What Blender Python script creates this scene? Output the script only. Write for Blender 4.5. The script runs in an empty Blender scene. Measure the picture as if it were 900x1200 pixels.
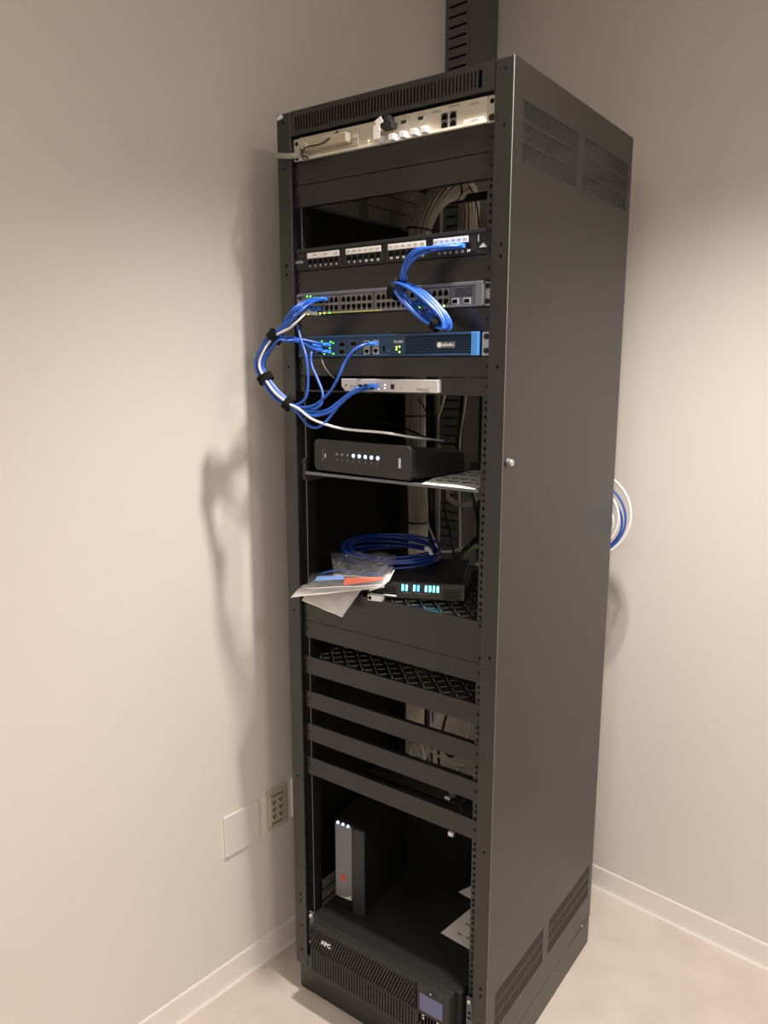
import bpy, bmesh, math, random
from mathutils import Vector, Matrix

PI = math.pi
scene = bpy.context.scene
col = scene.collection

# ---------------------------------------------------------------- camera
cam_d = bpy.data.cameras.new('camera')
cam = bpy.data.objects.new('camera', cam_d)
col.objects.link(cam)
scene.camera = cam
YAW, PITCH, ROLL = 0.626470, 0.187485, 0.000347
fwd = Vector((-math.sin(YAW) * math.cos(PITCH), math.cos(YAW) * math.cos(PITCH), -math.sin(PITCH)))
rgt = Vector((math.cos(YAW), math.sin(YAW), 0))
upv = rgt.cross(fwd)
rgt, upv = rgt * math.cos(ROLL) + upv * math.sin(ROLL), -rgt * math.sin(ROLL) + upv * math.cos(ROLL)
M = Matrix((rgt, upv, -fwd)).transposed().to_4x4()
M.translation = Vector((0.66689, -1.30337, 1.62252))
cam.matrix_world = M
cam_d.sensor_fit = 'VERTICAL'
cam_d.sensor_height = 24.0
cam_d.lens = 904.8562 / 1200 * 24.0
cam_d.clip_start = 0.02
cam_d.clip_end = 50

# ---------------------------------------------------------------- world and exposure
w = bpy.data.worlds.new('world')
scene.world = w
w.use_nodes = True
w.node_tree.nodes['Background'].inputs[0].default_value = (1, 0.9, 0.78, 1)
w.node_tree.nodes['Background'].inputs[1].default_value = 0.02
scene.view_settings.view_transform = 'Standard'
scene.view_settings.look = 'None'
scene.view_settings.gamma = 1
scene.view_settings.exposure = 0.03
scene.view_settings.use_curve_mapping = False

# ---------------------------------------------------------------- room frame (turned a little against the rack)
CO, SI = 0.99465, 0.1033
XL, XR, YB, YF, ZC = -0.6975, 3.3, 0.8445, -4.6, 2.75
ROOM_ROT = -math.atan2(SI, CO)
def RW(x, y, z=0.0):            # room coordinates -> world
    return Vector((x * CO + y * SI, -x * SI + y * CO, z))

# ---------------------------------------------------------------- ceiling downlight and added fill panels
LAMP = (1.0, 0.925, 0.865)
def downlight(name, x, y, z, size, power, cone):
    d = bpy.data.lights.new(name, 'SPOT')
    d.shadow_soft_size = size; d.energy = power; d.color = LAMP; d.spot_size = math.radians(cone); d.spot_blend = 1.0
    o = bpy.data.objects.new(name, d)
    col.objects.link(o)
    o.location = (x, y, z)
    return o
LAMPS = [(0.27, -0.10, 0.13, 205.0, 112)]
for i, (lx, ly, ls, lp, lsp) in enumerate(LAMPS):
    downlight('downlight_lamp', lx, ly, ZC - 0.03, ls * 0.4, lp, lsp)
FILL_PANELS = [(1.95, -0.95, 24.0, 'to the right of the rack'), (0.55, -2.75, 24.0, 'behind the camera on the left'), (2.35, -3.0, 24.0, 'behind the camera on the right')]  # unseen panels added to brighten the upper walls
for x, y, e, _ in FILL_PANELS:
    d = bpy.data.lights.new('fill_lamp', 'AREA')
    d.shape = 'SQUARE'; d.size = 0.5; d.energy = e; d.color = LAMP
    o = bpy.data.objects.new('fill_lamp', d); col.objects.link(o); o.location = (x, y, ZC - 0.012)

# ---------------------------------------------------------------- materials
def mat(name, base, rough=0.5, metal=0.0, emit=None, estr=0.0, alpha=1.0, spec=0.5, trans=0.0, bump=None, noise=None, coat=0.0):
    m = bpy.data.materials.new(name)
    m.use_nodes = True
    nt = m.node_tree
    b = nt.nodes['Principled BSDF']
    b.inputs['Base Color'].default_value = (*base, 1)
    b.inputs['Roughness'].default_value = rough
    b.inputs['Metallic'].default_value = metal
    b.inputs['Specular IOR Level'].default_value = spec
    b.inputs['Transmission Weight'].default_value = trans
    b.inputs['Coat Weight'].default_value = coat
    b.inputs['Alpha'].default_value = alpha
    if emit:
        b.inputs['Emission Color'].default_value = (*emit, 1)
        b.inputs['Emission Strength'].default_value = estr
    tc = nt.nodes.new('ShaderNodeTexCoord')
    if noise:                    # (scale, second colour, low, high)
        n = nt.nodes.new('ShaderNodeTexNoise')
        n.inputs['Scale'].default_value = noise[0]
        n.inputs['Detail'].default_value = 6
        r = nt.nodes.new('ShaderNodeValToRGB')
        r.color_ramp.elements[0].position = noise[2]
        r.color_ramp.elements[0].color = (*base, 1)
        r.color_ramp.elements[1].position = noise[3]
        r.color_ramp.elements[1].color = (*noise[1], 1)
        nt.links.new(tc.outputs['Object'], n.inputs['Vector'])
        nt.links.new(n.outputs['Fac'], r.inputs['Fac'])
        nt.links.new(r.outputs['Color'], b.inputs['Base Color'])
    if bump:                     # (scale, strength, distance)
        n = nt.nodes.new('ShaderNodeTexNoise')
        n.inputs['Scale'].default_value = bump[0]
        n.inputs['Detail'].default_value = 3
        bp = nt.nodes.new('ShaderNodeBump')
        bp.inputs['Strength'].default_value = bump[1]
        bp.inputs['Distance'].default_value = bump[2]
        nt.links.new(tc.outputs['Object'], n.inputs['Vector'])
        nt.links.new(n.outputs['Fac'], bp.inputs['Height'])
        nt.links.new(bp.outputs['Normal'], b.inputs['Normal'])
    return m

def film(name, tint, amount, rough=0.15):      # thin clear plastic: see-through sheet with a sheen
    m = bpy.data.materials.new(name); m.use_nodes = True
    nt = m.node_tree; nt.nodes.clear()
    out = nt.nodes.new('ShaderNodeOutputMaterial')
    tr = nt.nodes.new('ShaderNodeBsdfTransparent'); tr.inputs[0].default_value = (0.97, 0.97, 0.97, 1)
    df = nt.nodes.new('ShaderNodeBsdfDiffuse'); df.inputs[0].default_value = (*tint, 1)
    gl = nt.nodes.new('ShaderNodeBsdfGlossy'); gl.inputs[0].default_value = (1, 1, 1, 1); gl.inputs[1].default_value = rough
    m1 = nt.nodes.new('ShaderNodeMixShader'); m1.inputs[0].default_value = amount
    m2 = nt.nodes.new('ShaderNodeMixShader')
    m2.inputs[0].default_value = 0.14
    tc = nt.nodes.new('ShaderNodeTexCoord'); n = nt.nodes.new('ShaderNodeTexNoise'); n.inputs['Scale'].default_value = 60
    bp = nt.nodes.new('ShaderNodeBump'); bp.inputs['Strength'].default_value = 0.6; bp.inputs['Distance'].default_value = 0.004
    nt.links.new(tc.outputs['Object'], n.inputs['Vector']); nt.links.new(n.outputs['Fac'], bp.inputs['Height'])
    bp.inputs['Strength'].default_value = 1.0; bp.inputs['Distance'].default_value = 0.012
    nt.links.new(bp.outputs['Normal'], gl.inputs['Normal'])
    nt.links.new(tr.outputs[0], m1.inputs[1]); nt.links.new(df.outputs[0], m1.inputs[2])
    nt.links.new(m1.outputs[0], m2.inputs[1]); nt.links.new(gl.outputs[0], m2.inputs[2])
    nt.links.new(m2.outputs[0], out.inputs[0])
    return m

WALL = mat('wall_paint', (0.72, 0.68, 0.63), 0.75, bump=(220, 0.12, 0.001), noise=(1.5, (0.70, 0.66, 0.61), 0.35, 0.75))
CEIL = mat('ceiling_paint', (0.48, 0.47, 0.45), 0.9)
FLOOR = mat('concrete_floor', (0.60, 0.53, 0.465), 0.5, bump=(60, 0.15, 0.002), noise=(7, (0.50, 0.435, 0.375), 0.42, 0.8))
BASEB = mat('baseboard_vinyl', (0.80, 0.75, 0.70), 0.4)
RACK = mat('black_textured_powder_coat', (0.0075, 0.0065, 0.0055), 0.30, spec=0.80, bump=(800, 0.8, 0.0007))
PANEL = mat('black_panel_paint', (0.0085, 0.0075, 0.0065), 0.28, spec=0.7, bump=(500, 0.2, 0.0004))
EDGE = mat('painted_edge_glint', (0.30, 0.28, 0.25), 0.4, 0.5)  # pale colour that paints glints on rack edges
BLACK = mat('black_plastic', (0.012, 0.012, 0.012), 0.5)
GLOSSB = mat('gloss_black_plastic', (0.015, 0.015, 0.016), 0.28)
GREYB = mat('charcoal_plastic', (0.020, 0.0195, 0.018), 0.5, bump=(300, 0.15, 0.0004))
MATTE_AND_SHADE = mat('matte_black_and_painted_shade', (0.006, 0.006, 0.006), 0.8, spec=0.15)  # plain matte black; also paints shade on rack interior and left rail
UPSB = mat('dark_chassis_paint', (0.016, 0.016, 0.016), 0.5, spec=0.35)
DARK = mat('black_void', (0.004, 0.004, 0.004), 0.9, spec=0.1)
BEIGE = mat('beige_metal', (0.56, 0.51, 0.41), 0.5)
BEIGE_D = mat('darker_beige_plastic', (0.42, 0.37, 0.27), 0.5)
IVORY = mat('ivory_plastic', (0.80, 0.75, 0.62), 0.4)
WHITE = mat('white_plastic', (0.80, 0.80, 0.80), 0.35)
PAPER = mat('paper', (0.82, 0.79, 0.75), 0.8)
PAPER_G = mat('grey_label_print', (0.30, 0.30, 0.30), 0.8)
GREYM = mat('grey_metal', (0.17, 0.18, 0.20), 0.4, 0.4)
EARM = mat('bright_ear_metal', (0.55, 0.55, 0.54), 0.4, 0.3)
SILVER = mat('silver_painted_metal', (0.62, 0.60, 0.60), 0.35, 0.2)
PLATEM = mat('wall_plate_plastic', (0.73, 0.69, 0.66), 0.35)
PORTM = mat('port_block_metal', (0.26, 0.24, 0.22), 0.45, 0.1)
BLUEF = mat('dark_blue_metal', (0.022, 0.065, 0.14), 0.4)
BLUEL = mat('light_blue_plastic', (0.07, 0.27, 0.70), 0.4)
CBLUE = mat('blue_cable_jacket', (0.016, 0.088, 0.43), 0.35, spec=0.6)
CBLUE2 = mat('deep_blue_cable_jacket', (0.008, 0.034, 0.22), 0.35, spec=0.6)
PLUGB = mat('blue_connector_boot', (0.05, 0.22, 0.75), 0.35, alpha=1)
CWHITE = mat('white_cable_jacket', (0.78, 0.78, 0.76), 0.4)
CBEIGE = mat('beige_cable_jacket', (0.74, 0.68, 0.56), 0.5)
CGREY = mat('grey_cable_jacket', (0.32, 0.30, 0.27), 0.5)
CBLACK = mat('black_cable_jacket', (0.012, 0.012, 0.012), 0.4)
CGREEN = mat('pale_green_cable_jacket', (0.25, 0.36, 0.16), 0.5)
VELCRO = mat('black_velcro', (0.012, 0.011, 0.011), 0.95, spec=0.1, bump=(900, 0.8, 0.001))
DUCT = mat('dark_grey_duct_plastic', (0.10, 0.10, 0.095), 0.5)
GOLD = mat('gold_contacts', (0.75, 0.6, 0.25), 0.4, 0.6)
YELL = mat('yellow_strip', (0.55, 0.50, 0.10), 0.5)
LEDG = mat('green_led', (0.1, 0.8, 0.1), 0.4, emit=(0.12, 1.0, 0.10), estr=2.2)
LEDY = mat('yellow_green_led', (0.6, 0.8, 0.1), 0.4, emit=(0.60, 1.0, 0.12), estr=2.6)
LEDW = mat('blue_white_led', (0.6, 0.7, 1), 0.4, emit=(0.42, 0.55, 1.0), estr=3.2)
LEDB = mat('blue_led', (0.1, 0.3, 1), 0.4, emit=(0.03, 0.25, 1.0), estr=9.0)
LEDC = mat('cyan_led', (0.1, 0.7, 1), 0.4, emit=(0.08, 0.75, 1.0), estr=9.0)
LEDA = mat('amber_led', (1, 0.8, 0.3), 0.4, emit=(1.0, 0.75, 0.3), estr=1.6)
LEDOFF = mat('unlit_led', (0.35, 0.32, 0.30), 0.4)
LCD = mat('lcd_screen', (0.09, 0.09, 0.16), 0.15, emit=(0.20, 0.22, 0.45), estr=0.15)
RED = mat('red_print', (0.55, 0.06, 0.05), 0.5)
REDF = mat('orange_red_card', (0.80, 0.20, 0.13), 0.5)
BLUEC = mat('blue_card', (0.22, 0.38, 0.80), 0.5)
CHROME = mat('zinc_screw', (0.65, 0.64, 0.60), 0.3, 0.8)
SCREWB = mat('black_screw', (0.02, 0.02, 0.02), 0.35)
INK = mat('white_ink', (0.75, 0.75, 0.75), 0.6)
INKG = mat('grey_ink', (0.28, 0.27, 0.25), 0.6)
PEN = mat('black_pen_ink', (0.02, 0.02, 0.02), 0.6)
GLOW = mat('lamp_diffuser', (0.9, 0.9, 0.9), 0.5, emit=LAMP, estr=1.5)
FILM = film('clear_bag_plastic', (0.80, 0.82, 0.88), 0.08, 0.12)
FILMW = film('frosted_bag_plastic', (0.88, 0.86, 0.85), 0.72, 0.25)

# ---------------------------------------------------------------- mesh helpers
class MB:
    def __init__(s): s.bm = bmesh.new(); s.mats = []
    def mi(s, m):
        if m not in s.mats: s.mats.append(m)
        return s.mats.index(m)
    def box(s, x0, x1, y0, y1, z0, z1, m, T=None):
        v = [s.bm.verts.new((x, y, z)) for z in (z0, z1) for y in (y0, y1) for x in (x0, x1)]
        if T is not None:
            for q in v: q.co = T @ q.co
        i = s.mi(m)
        for f in ((0, 2, 3, 1), (4, 5, 7, 6), (0, 1, 5, 4), (2, 6, 7, 3), (0, 4, 6, 2), (1, 3, 7, 5)):
            s.bm.faces.new([v[k] for k in f]).material_index = i
        return s
    def cyl(s, p, r, h, axis, m, n=16, r2=None, T=None):
        ax = {'x': Vector((1, 0, 0)), 'y': Vector((0, 1, 0)), 'z': Vector((0, 0, 1))}[axis] if isinstance(axis, str) else Vector(axis).normalized()
        a = ax.orthogonal().normalized(); b = ax.cross(a)
        r2 = r if r2 is None else r2
        p = Vector(p); i = s.mi(m); rings = []
        for k, rr in ((0, r), (1, r2)):
            rings.append([s.bm.verts.new(p + ax * (h * k) + (a * math.cos(t * 2 * PI / n) + b * math.sin(t * 2 * PI / n)) * rr) for t in range(n)])
        if T is not None:
            for R_ in rings:
                for q in R_: q.co = T @ q.co
        for t in range(n):
            f = s.bm.faces.new((rings[0][t], rings[0][(t + 1) % n], rings[1][(t + 1) % n], rings[1][t])); f.material_index = i; f.smooth = True
        s.bm.faces.new(rings[0][::-1]).material_index = i
        s.bm.faces.new(rings[1]).material_index = i
        return s
    def prism(s, pts, y0, y1, m, plane='xz', T=None):     # outline extruded
        def c(a, b, d): return (a, d, b) if plane == 'xz' else ((d, a, b) if plane == 'yz' else (a, b, d))
        A = [s.bm.verts.new(c(a, b, y0)) for a, b in pts]; B = [s.bm.verts.new(c(a, b, y1)) for a, b in pts]
        if T is not None:
            for q in A + B: q.co = T @ q.co
        i = s.mi(m); n = len(pts)
        s.bm.faces.new(A).material_index = i; s.bm.faces.new(B[::-1]).material_index = i
        for k in range(n):
            s.bm.faces.new((A[k], B[k], B[(k + 1) % n], A[(k + 1) % n])).material_index = i
        return s
    def tube(s, pts, r, m, n=8, caps=True):
        pts = [Vector(p) for p in pts]; i = s.mi(m)
        t0 = (pts[1] - pts[0]).normalized(); a = t0.orthogonal().normalized(); rings = []
        for k, p in enumerate(pts):
            t = (pts[min(k + 1, len(pts) - 1)] - pts[max(k - 1, 0)])
            t = t.normalized() if t.length > 1e-9 else t0
            a = (a - t * a.dot(t)); a = a.normalized() if a.length > 1e-9 else t.orthogonal().normalized()
            b = t.cross(a)
            rr = r[k] if isinstance(r, (list, tuple)) else r
            rings.append([s.bm.verts.new(p + (a * math.cos(q * 2 * PI / n) + b * math.sin(q * 2 * PI / n)) * rr) for q in range(n)])
        for k in range(len(rings) - 1):
            for q in range(n):
                f = s.bm.faces.new((rings[k][q], rings[k][(q + 1) % n], rings[k + 1][(q + 1) % n], rings[k + 1][q])); f.material_index = i; f.smooth = True
        if caps:
            s.bm.faces.new(rings[0][::-1]).material_index = i; s.bm.faces.new(rings[-1]).material_index = i
        return s
    def build(s, name, parent=None, bevel=0.0, seg=2):
        bmesh.ops.recalc_face_normals(s.bm, faces=s.bm.faces)
        me = bpy.data.meshes.new(name); s.bm.to_mesh(me); s.bm.free()
        for m in s.mats: me.materials.append(m)
        o = bpy.data.objects.new(name, me); col.objects.link(o)
        if parent is not None:
            o.parent = parent
            if parent.type == 'EMPTY': o.matrix_parent_inverse = Matrix.Translation(-parent.location) if parent.rotation_euler.z == 0 else Matrix.Identity(4)
        if bevel:
            md = o.modifiers.new('bevel', 'BEVEL'); md.width = bevel; md.segments = seg; md.limit_method = 'ANGLE'; md.angle_limit = 0.9
        return o

def tag(o, label, cat=None, group=None, kind=None):
    if label: o['label'] = label
    if cat: o['category'] = cat
    if group: o['group'] = group
    if kind: o['kind'] = kind
    return o
def thing(name, label, cat, loc, group=None, rz=0.0):
    o = bpy.data.objects.new(name, None); col.objects.link(o)
    o.location = loc; o.rotation_euler = (0, 0, rz); o.empty_display_size = 0.05
    return tag(o, label, cat, group)
def text(body, size, loc, rot, m, parent, name='lettering', extrude=0.0003, align='CENTER', T=None, bold=0.0):
    cu = bpy.data.curves.new(name, 'FONT'); cu.body = body; cu.size = size; cu.extrude = extrude; cu.align_x = align; cu.align_y = 'CENTER'; cu.offset = bold
    tmp = bpy.data.objects.new('tmp', cu); col.objects.link(tmp)
    bpy.context.view_layer.update()
    me = bpy.data.meshes.new_from_object(tmp)
    bpy.data.objects.remove(tmp)
    R_ = Matrix.Translation(Vector(loc)) @ rot
    if T is not None: R_ = T @ R_
    me.transform(R_); me.materials.clear(); me.materials.append(m)
    me.name = name
    o = bpy.data.objects.new(name, me); col.objects.link(o)
    if parent is not None:
        o.parent = parent
        if parent.type == 'EMPTY': o.matrix_parent_inverse = Matrix.Translation(-parent.location) if parent.rotation_euler.z == 0 else Matrix.Identity(4)
    return o
FRONT = Matrix.Rotation(PI / 2, 4, 'X')     # text facing -y

def smooth_path(P, per=10):
    P = [Vector(p) for p in P]
    Q = [P[0] * 2 - P[1]] + P + [P[-1] * 2 - P[-2]]
    out = []
    for i in range(1, len(Q) - 2):
        p0, p1, p2, p3 = Q[i - 1:i + 3]
        for k in range(per):
            t = k / per
            out.append(0.5 * ((2 * p1) + (p2 - p0) * t + (2 * p0 - 5 * p1 + 4 * p2 - p3) * t * t + (3 * p1 - p0 - 3 * p2 + p3) * t ** 3))
    out.append(P[-1])
    return out

def connector(p, d, m, parent, L=0.020, wdt=0.0115, h=0.008):
    d = Vector(d).normalized(); p = Vector(p)
    sx = d.cross(Vector((0, 0, 1))); sx = sx.normalized() if sx.length > 1e-6 else Vector((1, 0, 0))
    up = sx.cross(d)
    T = Matrix((sx, d, up)).transposed().to_4x4(); T.translation = p
    b = MB()
    b.box(-wdt / 2, wdt / 2, -L * 0.2, L * 0.8, -h / 2, h / 2, m, T)
    b.cyl((0, -L * 0.9, 0), 0.0034, L * 0.72, 'y', m, 10, 0.0046, T)
    return b.build('connector', parent, 0.0008, 1)

def cable(name, pts, r, m, label, cat='cable', group=None, ends=(), plug=PLUGB, per=8, n=8):
    P = smooth_path(pts, per)
    b = MB(); b.tube(P, r, m, n)
    o = b.build(name)
    tag(o, label, cat, group)
    for e in ends:
        if e == 1: connector(P[-1], P[-1] - P[-4] if False else Vector((0, 1, 0)), plug, o)
        else: connector(P[0], Vector((0, 1, 0)), plug, o)
    return o

# ---------------------------------------------------------------- the room
def room_box(name, x0, x1, y0, y1, z0, z1, m, bevel=0):
    b = MB(); b.box(x0, x1, y0, y1, z0, z1, m)
    o = b.build(name, bevel=bevel); o.rotation_euler = (0, 0, ROOM_ROT); o['kind'] = 'structure'
    return o
room_box('floor', XL - 0.1, XR + 0.1, YF - 0.1, YB + 0.1, -0.1, 0, FLOOR)
room_box('ceiling', XL - 0.1, XR + 0.1, YF - 0.1, YB + 0.1, ZC, ZC + 0.1, CEIL)
room_box('wall_left', XL - 0.1, XL, YF, YB, 0, ZC, WALL)
room_box('wall_back', XL - 0.1, XR + 0.1, YB, YB + 0.1, 0, ZC, WALL)
room_box('wall_right', XR, XR + 0.1, YF, YB, 0, ZC, WALL)
room_box('wall_front', XL - 0.1, XR + 0.1, YF - 0.1, YF, 0, ZC, WALL)
def baseboard(name, L, T):      # coved vinyl profile, length L
    prof = [(0, 0), (0.009, 0), (0.0085, 0.003), (0.005, 0.009), (0.0038, 0.018), (0.0036, 0.070), (0.0022, 0.0745), (0, 0.0755)]
    b = MB(); b.prism(prof, 0, L, BASEB, 'xz')
    for v in b.bm.verts: v.co = T @ v.co
    o = b.build(name); o.rotation_euler = (0, 0, ROOM_ROT); o['kind'] = 'structure'
baseboard('baseboard_left', YB - YF, Matrix.Translation((XL, YF, 0)))
baseboard('baseboard_back', XR - XL, Matrix.Translation((XL, YB, 0)) @ Matrix.Rotation(-PI / 2, 4, 'Z'))
for i, (lx, ly, ls, lp, lsp) in enumerate(LAMPS):
    t = thing('ceiling_downlight', 'round recessed ceiling downlight directly over the rack', 'ceiling light', (lx, ly, ZC))
    b = MB()
    n = 32
    A = [b.bm.verts.new((lx + math.cos(k * 2 * PI / n) * ls * 0.95, ly + math.sin(k * 2 * PI / n) * ls * 0.95, ZC - 0.0005)) for k in range(n)]
    B = [b.bm.verts.new((lx + math.cos(k * 2 * PI / n) * ls * 0.62, ly + math.sin(k * 2 * PI / n) * ls * 0.62, ZC - 0.008)) for k in range(n)]
    b.mi(WHITE)
    for k in range(n): b.bm.faces.new((A[k], A[(k + 1) % n], B[(k + 1) % n], B[k]))
    b.build('trim_ring', t)
    b = MB(); b.cyl((lx, ly, ZC - 0.004), ls * 0.6, 0.0035, 'z', GLOW, 32); b.build('diffuser', t)

for x, y, e, where in FILL_PANELS:
    t = thing('fill_light_panel', 'added unseen square fill light panel ' + where, 'ceiling light', (x, y, ZC), 'added square fill light panels')
    b = MB(); 
    for (x0, x1, y0, y1) in ((-0.3, 0.3, -0.3, -0.26), (-0.3, 0.3, 0.26, 0.3), (-0.3, -0.26, -0.26, 0.26), (0.26, 0.3, -0.26, 0.26)): b.box(x + x0, x + x1, y + y0, y + y1, ZC - 0.012, ZC - 0.0005, WHITE)
    b.build('frame', t)
    b = MB(); b.box(x - 0.26, x + 0.26, y - 0.26, y + 0.26, ZC - 0.006, ZC - 0.001, GLOW); b.build('diffuser', t)

# ---------------------------------------------------------------- wall plates
def wall_T(y, z): return Matrix.Rotation(ROOM_ROT, 4, 'Z') @ Matrix.Translation((XL, y, z)) @ Matrix.Rotation(PI / 2, 4, 'Z') @ Matrix.Rotation(0, 4, 'X')
# in plate space: x along the wall, -y out of the wall, z up
def plate(name, label, cat, y, z, wd, h, m, group=None, d=0.006):
    T = wall_T(y, z)
    b = MB()
    b.box(-wd / 2, wd / 2, -d, 0, -h / 2, h / 2, m, T)
    o = b.build(name, None, 0.002, 2)
    tag(o, label, cat, group)
    return o, T
o, T = plate('blank_wall_plate', 'square blank white wall plate left of the electrical outlet', 'wall plate', -0.1145, 0.435, 0.112, 0.114, PLATEM, 'wall plates low on the left wall')
o, T = plate('electrical_outlet', 'beige six-socket electrical outlet on left wall between two wall plates', 'outlet', 0.0016, 0.444, 0.074, 0.117, BEIGE, 'wall plates low on the left wall')
b = MB(); b.box(-0.026, 0.026, -0.0085, -0.006, -0.047, 0.047, BEIGE, T); b.build('socket_face', o, 0.001, 1)
for zz in (-0.021, 0.0, 0.021):
    for xx in (-0.011, 0.012):
        b = MB()
        b.box(xx - 0.0055, xx - 0.0020, -0.009, -0.0084, zz - 0.002, zz + 0.005, BLACK, T); b.box(xx + 0.0020, xx + 0.0055, -0.009, -0.0084, zz - 0.002, zz + 0.005, BLACK, T)
        b.cyl((xx, -0.0084, zz - 0.0045), 0.0026, -0.0006, 'y', BLACK, 10, None, T)
        b.build('socket', o)
for zz in (-0.040, 0.040):
    b = MB()
    for k in range(9): b.box(-0.020 + k * 0.0045, -0.0175 + k * 0.0045, -0.0089, -0.0084, zz - 0.003, zz + 0.003, PEN, T)
    b.build('printed_marking', o)
o, T = plate('wall_switch_plate', 'narrow edge of white wall plate beside rack post', 'wall plate', 0.0914, 0.447, 0.07, 0.117, WHITE, 'wall plates low on the left wall', 0.012)

# ---------------------------------------------------------------- slotted wiring duct in the corner
t = thing('wiring_duct', 'dark grey slotted vertical wiring duct in the room corner behind rack', 'wiring duct', RW(XL + 0.045, YB - 0.07, 1.0))
def rbox(b, x0, x1, y0, y1, z0, z1, m): b.box(x0, x1, y0, y1, z0, z1, m, Matrix.Rotation(ROOM_ROT, 4, 'Z'))
DX0, DX1, DY0, DY1 = XL + 0.001, XL + 0.0895, YB - 0.137, YB - 0.001
b = MB()
rbox(b, DX1 - 0.003, DX1, DY0, DY1 - 0.001, 1.95, ZC - 0.002, DUCT)
b.build('cover', t, 0.001, 1)
b = MB()
rbox(b, DX1 - 0.004, DX1 - 0.001, DY0, DY0 + 0.085, 0.98, 1.95, DUCT)
rbox(b, DX0, DX1 - 0.004, DY1 - 0.004, DY1, 0.98, ZC - 0.002, DUCT)
rbox(b, DX0, DX0 + 0.004, DY0 + 0.003, DY1 - 0.005, 0.98, ZC - 0.002, DUCT)
b.build('duct_back', t)
b = MB()
rbox(b, DX0, DX0 + 0.012, DY0, DY0 + 0.003, 0.98, ZC - 0.002, DUCT)
rbox(b, DX1 - 0.014, DX1, DY0, DY0 + 0.003, 0.98, ZC - 0.002, DUCT)
z = 0.98
while z < ZC - 0.02:
    rbox(b, DX0 + 0.012, DX1 - 0.014, DY0, DY0 + 0.003, z, z + 0.0205, DUCT)
    z += 0.027
b.build('slotted_side', t)

# ---------------------------------------------------------------- the rack
W, D, H = 0.5593, 0.6157, 2.1471
rack = thing('server_rack', 'tall black steel open-front equipment rack standing in the corner', 'rack', (-W / 2, D / 2, 0))
ZP = 0.0836
for (x0, x1, y0, y1, s) in ((-W, -W + 0.0375, 0, 0.045, 'L'), (-0.0375, 0, 0, 0.045, 'R'), (-W + 0.002, -W + 0.03, D - 0.03, D, 'l'), (-0.03, -0.002, D - 0.03, D, 'r')):
    b = MB(); b.box(x0, x1, y0, y1, ZP, H, RACK)
    o = b.build('corner_post', rack, 0.0025, 3)
    if s in 'LR':
        b = MB()
        hx = -W + 0.019 if s == 'L' else -0.0165
        for zz in (H - 0.018, H - 0.11, H - 0.31, H - 0.33, 1.62, 1.05, 0.62, 0.29, 0.272, 0.2, 0.13):
            b.cyl((hx, 0.0002, zz), 0.0032, -0.0006, 'y', DARK, 12)
        b.build('bolt_hole', o)['kind'] = 'stuff'
# pale strip painting the glint along the right front corner
b = MB(); b.box(-0.0012, 0.0003, -0.0003, 0.0012, ZP, H + 0.0004, EDGE); tag(b.build('edge_glint', rack, 0.0004, 1), 'pale painted edge glint')
# louvred header
x0, x1 = -W + 0.0375, -0.0375
b = MB()
b.box(x0, x1, 0.001, 0.004, H - 0.011, H, RACK); b.box(x0, x1, 0.001, 0.004, 2.0985, H - 0.040, RACK)
n = 58
for k in range(n + 1):
    xx = x0 + 0.012 + (x1 - x0 - 0.040) * k / n
    b.box(xx - 0.0022, xx + 0.0022, 0.001, 0.004, H - 0.040, H - 0.011, RACK)
b.box(x0, x0 + 0.010, 0.001, 0.004, H - 0.040, H - 0.011, RACK); b.box(x1 - 0.030, x1, 0.001, 0.004, H - 0.040, H - 0.011, RACK)
b.box(x0, x1, 0.006, 0.008, 2.0985, H - 0.002, MATTE_AND_SHADE)
b.build('louvred_header', rack)
b = MB(); b.box(-W + 0.001, -0.001, 0.005, D, H - 0.004, H - 0.0002, RACK); b.build('top_cover', rack)
b = MB()
b.prism([(-0.5575, H - 0.004), (-0.5475, H - 0.001), (-0.540, H - 0.006), (-0.545, H - 0.010), (-0.5575, H - 0.012)], -0.0006, 0.0006, WHITE)
b.build('scuff', rack)
b = MB(); b.box(-W + 0.03, -0.03, D - 0.012, D, 2.055, 2.075, RACK); b.build('rear_crossbar', rack)
b = MB(); b.box(-W + 0.03, -0.03, D - 0.012, D, ZP, ZP + 0.05, RACK); b.build('rear_crossbar', rack)
b = MB(); b.box(x0, x1, 0.002, 0.03, ZP, 0.121, RACK); b.build('bottom_rail', rack, 0.001)
b = MB(); b.box(-W + 0.001, -0.001, 0.045, D, ZP, ZP + 0.006, RACK); b.build('bottom_plate', rack)
b = MB(); b.box(-W, -0.0005, 0.014, D, 0, ZP - 0.002, RACK); b.build('plinth', rack, 0.002)
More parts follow.
